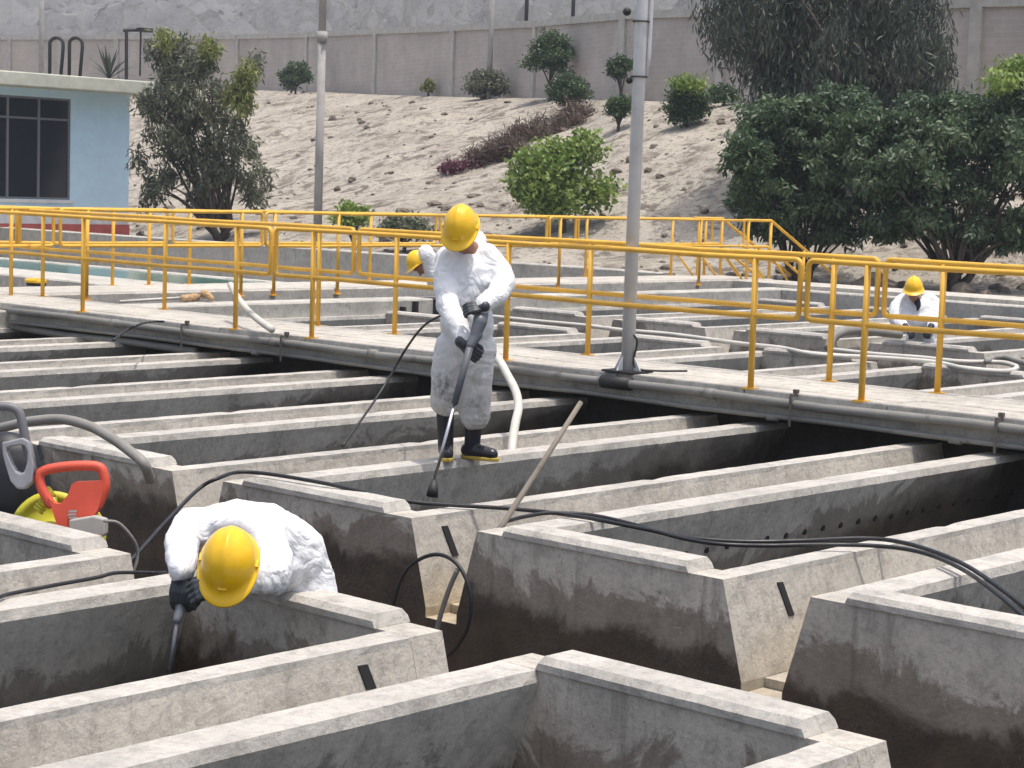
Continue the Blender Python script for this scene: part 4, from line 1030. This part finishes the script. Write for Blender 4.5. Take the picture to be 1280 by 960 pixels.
# --- crouching worker beyond the walkway at the right
d3 = 24.4
def Q(px, py, dd=0): return P(px, py, d3+dd)
hf3, hu3 = cf(-.22, -.35, .9), cf(-.05, .9, .38); hc3 = Q(1142, 364, -.1)
sk = MB(); L = head_solids(sk, hc3, hf3, hu3); nk = Q(1146, 379, .05); sk.chain([hc3, nk], [.05, .06]); sk.chain([nk, Q(1150, 400, .5)], [.1, .1])
sk.chain([nk, Q(1124, 380, .1), Q(1119, 398, -.05), Q(1136, 412, -.35)], [.06, .05, .04, .03]); sk.chain([nk, Q(1166, 380, .1), Q(1172, 398, -.05), Q(1163, 412, -.35)], [.06, .05, .04, .03])
man3 = obj('person', remesh(sk, 'person', .012, 3), M['skin'], None, True)
tag(man3, 'worker in white coverall and yellow helmet crouching beyond the railing at the right', 'person'); face_bits(man3, L); helmet(man3, hc3+hu3*.035, hf3, hu3, 1.05)
cv = MB(); cv.chain([Q(1146, 384, .08), Q(1148, 395, .3), Q(1150, 408, .6)], [.15, .2, .2]); cv.ball(Q(1146, 388, .05), (.24, .16, .17), basis(CT, Vector((0, 0, 1))))
cv.chain([Q(1130, 377, .1), Q(1122, 386, .05), Q(1120, 400, -.08), Q(1131, 409, -.28)], [.11, .105, .09, .065]); cv.chain([Q(1161, 377, .1), Q(1170, 386, .05), Q(1171, 400, -.08), Q(1165, 409, -.28)], [.11, .105, .09, .065]); cv.chain([Q(1136, 400, -.02), Q(1158, 400, -.02)], [.12, .12])
h3 = Q(1150, 408, .6); cv.chain([h3, Vector((h3.x+.05, h3.y+.1, h3.z-.4)), Vector((h3.x+.05, h3.y+.1, -.85))], [.17, .11, .09]); cv.chain([h3, Vector((h3.x+.1, h3.y-.1, h3.z-.4)), Vector((h3.x+.1, h3.y-.1, -.85))], [.17, .11, .09])
obj('coverall', remesh(cv, 'coverall', .013, 3, WR), M['suit'], man3, True)
vn = MB().chain([Q(1146, 376, -.07), Q(1148, 382, -.125), Q(1147, 388, -.14)], [.045, .032, .012]); obj('shirt', remesh(vn, 'shirt', .01, 2), M['cloth'], man3, True)
glove(man3, Q(1137, 414, -.4), cf(.4, -.6, .5), cf(0, .8, .5), 1, .5, 1.1); glove(man3, Q(1161, 414, -.4), cf(-.4, -.6, .5), cf(0, .8, .5), -1, .5, 1.1)

# --- worker mostly hidden behind the standing one
d4 = 23.0
def K(px, py, dd=0): return P(px, py, d4+dd)
hf4, hu4 = cf(-.80, -.62, .1), cf(-.55, .8, .2); hc4 = K(526, 329, 0)
sk = MB(); L = head_solids(sk, hc4, hf4, hu4); nk = K(545, 345, .0); sk.chain([hc4, nk], [.055, .06]); sk.chain([nk, K(563, 350, .1), K(590, 368, .2)], [.09, .1, .1])
legs4 = [K(590, 375, .2)]; h4 = legs4[0]; sk.chain([h4, Vector((h4.x, h4.y, -.4)), Vector((h4.x, h4.y, -.95))], [.09, .06, .045])
man4 = obj('person', remesh(sk, 'person', .012, 3), M['skin'], None, True); tag(man4, 'worker with white hood and yellow helmet bowing behind the standing worker', 'person')
face_bits(man4, L); helmet(man4, hc4+hu4*.02+hf4*.02, hf4, hu4, 1.0)
cv = MB(); cv.chain([K(532, 316, -.06), K(537, 328, -.03), K(543, 344, .0)], [.10, .105, .11]); cv.chain([K(548, 350, .05), K(568, 356, .1), K(592, 372, .2)], [.14, .18, .18])
cv.chain([h4, Vector((h4.x-.05, h4.y+.12, -.4)), Vector((h4.x, h4.y+.1, -.95))], [.15, .11, .09]); cv.chain([h4, Vector((h4.x-.05, h4.y-.12, -.4)), Vector((h4.x, h4.y-.14, -.95))], [.15, .11, .09])
cv.chain([K(553, 350, -.1), K(556, 368, -.15), K(552, 385, -.2)], [.085, .07, .06])
obj('coverall', remesh(cv, 'coverall', .013, 3, WR), M['suit'], man4, True)

# ------------------------------------------------------------------ hoses, pole, tools
def hose(name, label, pts, r, m, n=10, sm=8, cat='hose'):
    return tag(obj(name, MB().tube(smoothpath(pts, sm), r, n), M[m], None, True), label, cat)
hz = .075
hose('hose', 'long black hose from the left channel over the end walls to the right edge',
     [P(60, 760, 9.3), P(146, 716, 9.7), P(205, 655, 10.6), P(245, 614, 11.2), G(272, 598, .075), G(310, 590, .08), G(400, 603, .08), G(500, 625, .03), G(560, 631, .02), G(640, 636, .02), G(720, 645, .02), G(800, 660, .02), G(860, 672, .02), G(930, 677, .02),
      G(1000, 676, .03), G(1085, 673, .04), G(1140, 681, .05), G(1200, 703, .06), G(1250, 735, .05), G(1300, 775, .0), G(1360, 830, -.2)], .0115, 'black')
hose('hose', 'second black hose curving beside the first one towards the right edge',
     [G(632, 652, .02), G(655, 646, .02), G(690, 641, .025), G(740, 644, .02), G(790, 655, .02), G(850, 672, .02), G(900, 680, .02), G(960, 682, .02), G(1010, 681, .03), G(1090, 682, .04), G(1150, 690, .05), G(1200, 710, .05), G(1245, 741, .05), G(1290, 780, .0), G(1350, 840, -.2)], .011, 'black')
hose('hose', 'thin black hose arching from the standing worker down to a tank wall', [S(600, 395, -.3), S(575, 388, -.05), S(548, 396, .3), S(527, 410, .6), P(505, 440, 13.9), P(482, 480, 13.9), P(455, 520, 13.6), G(428, 558, .01)], .0085, 'black')
def chn(px, py): return PL(px, py, 0, 7.1)
hose('hose', 'loop of dark hose rising out of the channel before a gutter mouth', [chn(478, 800), chn(490, 762), chn(503, 722), chn(520, 702), chn(545, 693), chn(567, 701), chn(582, 722), chn(589, 752), chn(584, 785), chn(568, 812), chn(548, 830)], .0105, 'black')
hose('hose', 'branch of dark hose with a pale fitting beside the loop', [chn(572, 712), chn(562, 735), chn(551, 768), chn(543, 800)], .0135, 'hosegrey')
hose('hose', 'thin pale cord looping down from the socket box', [P(130, 651, 9.65), P(148, 654, 9.7), P(165, 672, 9.75), P(172, 690, 9.8), P(168, 712, 9.8), P(155, 740, 9.8)], .008, 'hosegrey')
hose('hose', 'black cable lying along the front tank wall at the left', [P(-30, 765, 7.6), G(0, 746, .02), G(60, 733, .02), G(120, 722, .02), G(146, 716, .02), P(190, 716, 9.2), P(212, 716, 9.0)], .009, 'black')
hose('thick_hose', 'thick grey hose bending over the tanks behind the washer handle', [P(-60, 545, 12.2), P(0, 535, 12), P(35, 527, 11.9), P(75, 524, 11.8), P(110, 532, 11.6), P(140, 548, 11.4), P(165, 566, 11.2), P(180, 580, 11.1), P(188, 600, 11.2)], .030, 'hosegrey', 14)
hose('thick_hose', 'dirty white hose hanging from the walkway behind the standing worker', [G(585, 430, .34), G(606, 436, .36), P(622, 448, 15.0), P(634, 468, 14.5), P(645, 490, 14.1), P(648, 510, 13.9), P(644, 530, 13.7), P(640, 560, 13.5), P(640, 590, 13.4)], .031, 'hosewhite', 14)
hose('thick_hose', 'white hose end leaning over the basin wall left of the worker', [P(288, 356, 20.8), P(296, 370, 20.3), P(307, 385, 19.8), P(322, 399, 19.3), P(340, 412, 18.8)], .034, 'hosewhite', 12)
hose('thick_hose', 'long pale hose lying across the tanks beyond the walkway', [G(580, 392, .06), G(620, 396, .06), G(667, 401, .06), G(732, 407, .06), G(781, 413, .06), G(840, 418, .06), G(922, 429, .06), G(977, 435, .06), G(1018, 443, .06), G(1076, 446, .06), G(1125, 449, .06), G(1171, 453, .06), G(1209, 461, .06), G(1256, 464, .06), G(1271, 459, .06), G(1250, 453, .06), G(1200, 452, .06), G(1150, 447, .06), G(1096, 443, .06), G(1040, 437, .06)], .026, 'hosewhite', 12)
hose('thick_hose', 'coil of grey hose at the right edge beyond the walkway', [G(1233, 452, .08), G(1243, 447, .08), G(1258, 447, .08), G(1275, 452, .08), G(1300, 458, .08)], .032, 'hosegrey', 12)
hose('thick_hose', 'fat grey corrugated hose bending into a back row gutter', [P(1036, 436, 24.2), P(1040, 425, 24.3), P(1050, 416, 24.4), P(1064, 413, 24.8), P(1090, 414, 25.2), P(1125, 418, 25.5)], .06, 'hosegrey', 14)
wp = thing('wooden_pole', 'weathered wooden pole leaning out of a gutter between two tanks', 'pole', P(630, 652, 10.2))
a, b = PL(634, 646, 1, 7.05), P(726, 503, 10.9)
a = P(630, 653, 10.45); obj('shaft', MB().tube([a+(a-b)*.12, a, a.lerp(b, .5)+Vector((.004, 0, 0)), b], [.018, .017, .0155, .0145], 12), M['wood'], wp, True)
bt_ = thing('broom', 'broom with pale stick and tan bristle head lying on the basin wall', 'broom', G(230, 372, .22))
obj('stick', MB().tube([G(150, 377, .215), G(232, 372, .235)], .018, 8), M['hosewhite'], bt_, True)
M['bristle'] = painted('tan_bristle', (.42, .28, .15), .9, .6, (.55, .48, .4), 10, 1.0)
bh = MB(); bh.chain([G(229, 373, .25), G(246, 371.5, .25)], [.045, .05]); bh.chain([G(256, 367, .30), G(265, 373, .25)], [.055, .035])
obj('brush_head', remesh(bh, 'brush_head', .012, 1, [('CLOUDS', .03, .03)]), M['bristle'], bt_, True)
yb = thing('yellow_float', 'small yellow plastic float with dark base on the back walkway', 'float', G(45, 356, .28))
c_ = G(45, 357, .28); obj('base', MB().tube([c_, c_+Vector((0, 0, .04))], .13, 16), M['dark'], yb); obj('cap', MB().tube([c_+Vector((0, 0, .04)), c_+Vector((0, 0, .08)), c_+Vector((0, 0, .10))], [.15, .15, .1], 16), M['helmet'], yb, True)
hose('hose', 'thin black cord hanging over the walkway edge at the left', [G(205, 402, .29), G(192, 402, .29), P(176, 405, 18.4), P(158, 413, 18.2), P(142, 425, 17.8)], .012, 'black')

# ------------------------------------------------------------------ pressure washer and hose reel in the channel
dw = 10.05
def W(px, py, dd=0): return P(px, py, dw+dd)
NV = -CT
def ring_plate(mb, out, inn, th):
    """plate with one hole: outline lists of the same length"""
    k = len(out); nv = NV*th; vs = out+inn+[p+nv for p in out]+[p+nv for p in inn]; fs = []
    for i in range(k):
        j = (i+1) % k
        fs += [(i, j, k+j, k+i), (2*k+i, 3*k+i, 3*k+j, 2*k+j), (i, 2*k+i, 2*k+j, j), (k+i, k+j, 3*k+j, 3*k+i)]
    return mb.add(vs, fs)
rl = thing('hose_reel', 'orange red hose reel with handle and yellow green drum in the channel', 'reel', W(90, 720)+Vector((0, 0, -.3)))
hd = MB()
outp = [(46, 592), (52, 585), (75, 580), (100, 578), (122, 579), (131, 586), (136, 603), (133, 622), (124, 632), (118, 626), (84, 640), (66, 634), (56, 622), (50, 612)]
innp = [(60, 599), (62, 596), (78, 591), (98, 589), (118, 590), (123, 594), (127, 603), (126, 608), (124, 612), (116, 598), (92, 603), (82, 616), (72, 622), (64, 614)]
o1 = MB().tube(smoothpath([W(*p) for p in [(66, 634), (53, 612), (49, 596), (56, 588), (80, 583.5), (105, 582), (124, 584), (130, 594), (131.5, 608), (127, 622), (121, 634)]], 5), .026, 12)
obj('handle', o1, M['red'], rl, True)
pb = MB().plate([W(*p, -.03) for p in [(60, 622), (68, 629), (76, 630), (85, 618), (89, 606), (95, 602), (128, 601), (130, 612), (122, 638), (113, 652), (100, 668), (88, 672), (80, 690), (70, 690), (72, 660), (66, 640)]], NV, .07)
obj('frame', pb, M['red'], rl); bevel(rl.children[-1], .012, 3)
lg_ = MB()
for k, (y0, x0, x1) in enumerate(((638, 86, 96), (642, 85, 95), (646, 86, 96))): lg_.plate([W(x0, y0, -.036), W(x1, y0-.6, -.036), W(x1, y0+2.2, -.036), W(x0, y0+2.6, -.036)], -NV, .003)
obj('emblem', lg_, M['boxgrey'], rl)
c0 = W(64, 668, .10); R0 = 55/FPX*dw
dr = MB(); n = 40
for (rr0, rr1, t0, t1) in ((0, R0, .0, .0),): pass
ax = (CT*.98-CR*.06+Vector((0, 0, .12))).normalized()
prof = [(.0, .035), (R0*.28, .035), (R0*.34, .01), (R0*.78, .004), (R0*.82, .022), (R0*.97, .018), (R0, .0), (R0*.97, -.02), (0, -.02)]
u1 = ax.orthogonal().normalized(); u2 = ax.cross(u1); vs = []
for (r_, h_) in prof:
    for j in range(n): vs.append(c0+(u1*math.cos(2*PI*j/n)+u2*math.sin(2*PI*j/n))*max(r_, .001)+ax*h_)
fs = [(i*n+j, i*n+(j+1) % n, (i+1)*n+(j+1) % n, (i+1)*n+j) for i in range(len(prof)-1) for j in range(n)]
obj('drum_flange', MB().add(vs, fs), M['reel'], rl, True)
obj('drum_core', MB().tube([c0-ax*.02, c0-ax*.2], R0*.7, 28), M['black'], rl, True)
c1 = c0-ax*.24; obj('drum_flange', MB().tube([c1, c1+ax*.03], R0, 36), M['reel'], rl)
th_ = MB()
th_.chain([W(60, 612, .02), W(66, 622, .02), W(70, 636, .02)], [.018, .02, .018])
for k in range(6): q0 = W(44+k*2.6, 634-k*3.6, .03); th_.chain([q0, q0+(CR*.035-CU*.03)], [.008, .008])
obj('ratchet', th_, M['reel'], rl, True)
for s in (-1, 1):
    f0_ = c0-ax*.1+CR*.22*s; obj('foot_frame', MB().tube([c0-ax*.1+Vector((0, 0, -.1)), Vector((f0_.x, f0_.y, -1.03)), Vector((f0_.x, f0_.y, -1.03))-ax*.25], .02, 8), M['red'], rl, True)
sb = thing('socket_box', 'pale grey socket box hanging on the red reel frame', 'box', W(108, 658, -.1))
sbm = MB().plate([W(*p, -.14) for p in [(86, 650), (116, 645), (131, 649), (131, 668), (127, 672), (100, 674), (86, 668)]], NV, .09)
bevel(obj('case', sbm, M['boxgrey'], sb), .008, 2)
obj('socket_cover', MB().plate([W(*p, -.143) for p in [(100, 671), (126, 668), (124, 674), (104, 677)]], NV, .06), M['red'], sb)
ws = thing('pressure_washer', 'black pressure washer with light grey telescopic handle at the left edge', 'washer', W(0, 700, .2)+Vector((0, 0, -.3)))
obj('handle', MB().tube(smoothpath([W(-38, 590), W(-38, 540), W(-30, 512), W(-5, 508), W(14, 509), W(24, 516), W(29, 535), W(34, 560), W(42, 592)], 5), .024, 12), M['handle'], ws, True)
sh = MB(); o_ = [(-12, 552), (10, 551), (31, 545), (36, 560), (42, 585), (40, 603), (30, 612), (20, 611), (13, 600), (6, 575), (2, 562), (-12, 560)]
i_ = [(8, 560), (14, 558), (26, 556), (31, 558), (34, 566), (33.5, 578), (30, 590), (25, 592), (19, 589), (14, 580), (10, 570), (8, 564)]
o_ = [(2, 553), (12, 551), (28, 547), (36, 552), (39, 566), (42, 582), (40, 603), (30, 612), (21, 611), (13, 602), (7, 583), (3, 568)]
ring_plate(sh, [W(*p, -.04) for p in o_], [W(*p, -.04) for p in i_], .07); bevel(obj('handle_shroud', sh, M['ltgrey'], ws), .008, 2)
obj('lock_button', MB().plate([W(*p, -.02) for p in [(45, 557), (50, 556), (55, 573), (50, 576)]], NV, .04), M['dark'], ws)
bdy = MB(); cW = W(-8, 650, .45)
bdy.ball(cW+CR*.07+Vector((0, 0, .10)), (.25, .17, .38), basis(CT, Vector((0, 0, 1))), 20, 14); bdy.ball(cW+Vector((0, 0, -.45)), (.22, .22, .38), basis(CT, Vector((0, 0, 1))), 20, 14)
obj('body', remesh(bdy, 'body', .012, 6), M['jet'], ws, True)
for s in (-1, 1):
    q0 = cW+CR*.24*s; q0.z = -.92; obj('wheel', MB().tube([q0-CR*.03, q0+CR*.03], .13, 24), M['black'], ws, True)

# ------------------------------------------------------------------ haze
hzm = bpy.data.materials.new('haze_air'); hzm.use_nodes = True; ht = hzm.node_tree; ht.nodes.remove(ht.nodes['Principled BSDF'])
pv = ht.nodes.new('ShaderNodeVolumePrincipled'); pv.inputs['Color'].default_value = (.74, .84, .98, 1); pv.inputs['Density'].default_value = .00085; pv.inputs['Anisotropy'].default_value = .2
ht.links.new(pv.outputs[0], ht.nodes['Material Output'].inputs['Volume'])
tag(obj('haze', MB().box((-1600, -1600, -4), (1700, 1700, 330)), hzm), None, None, kind='stuff')
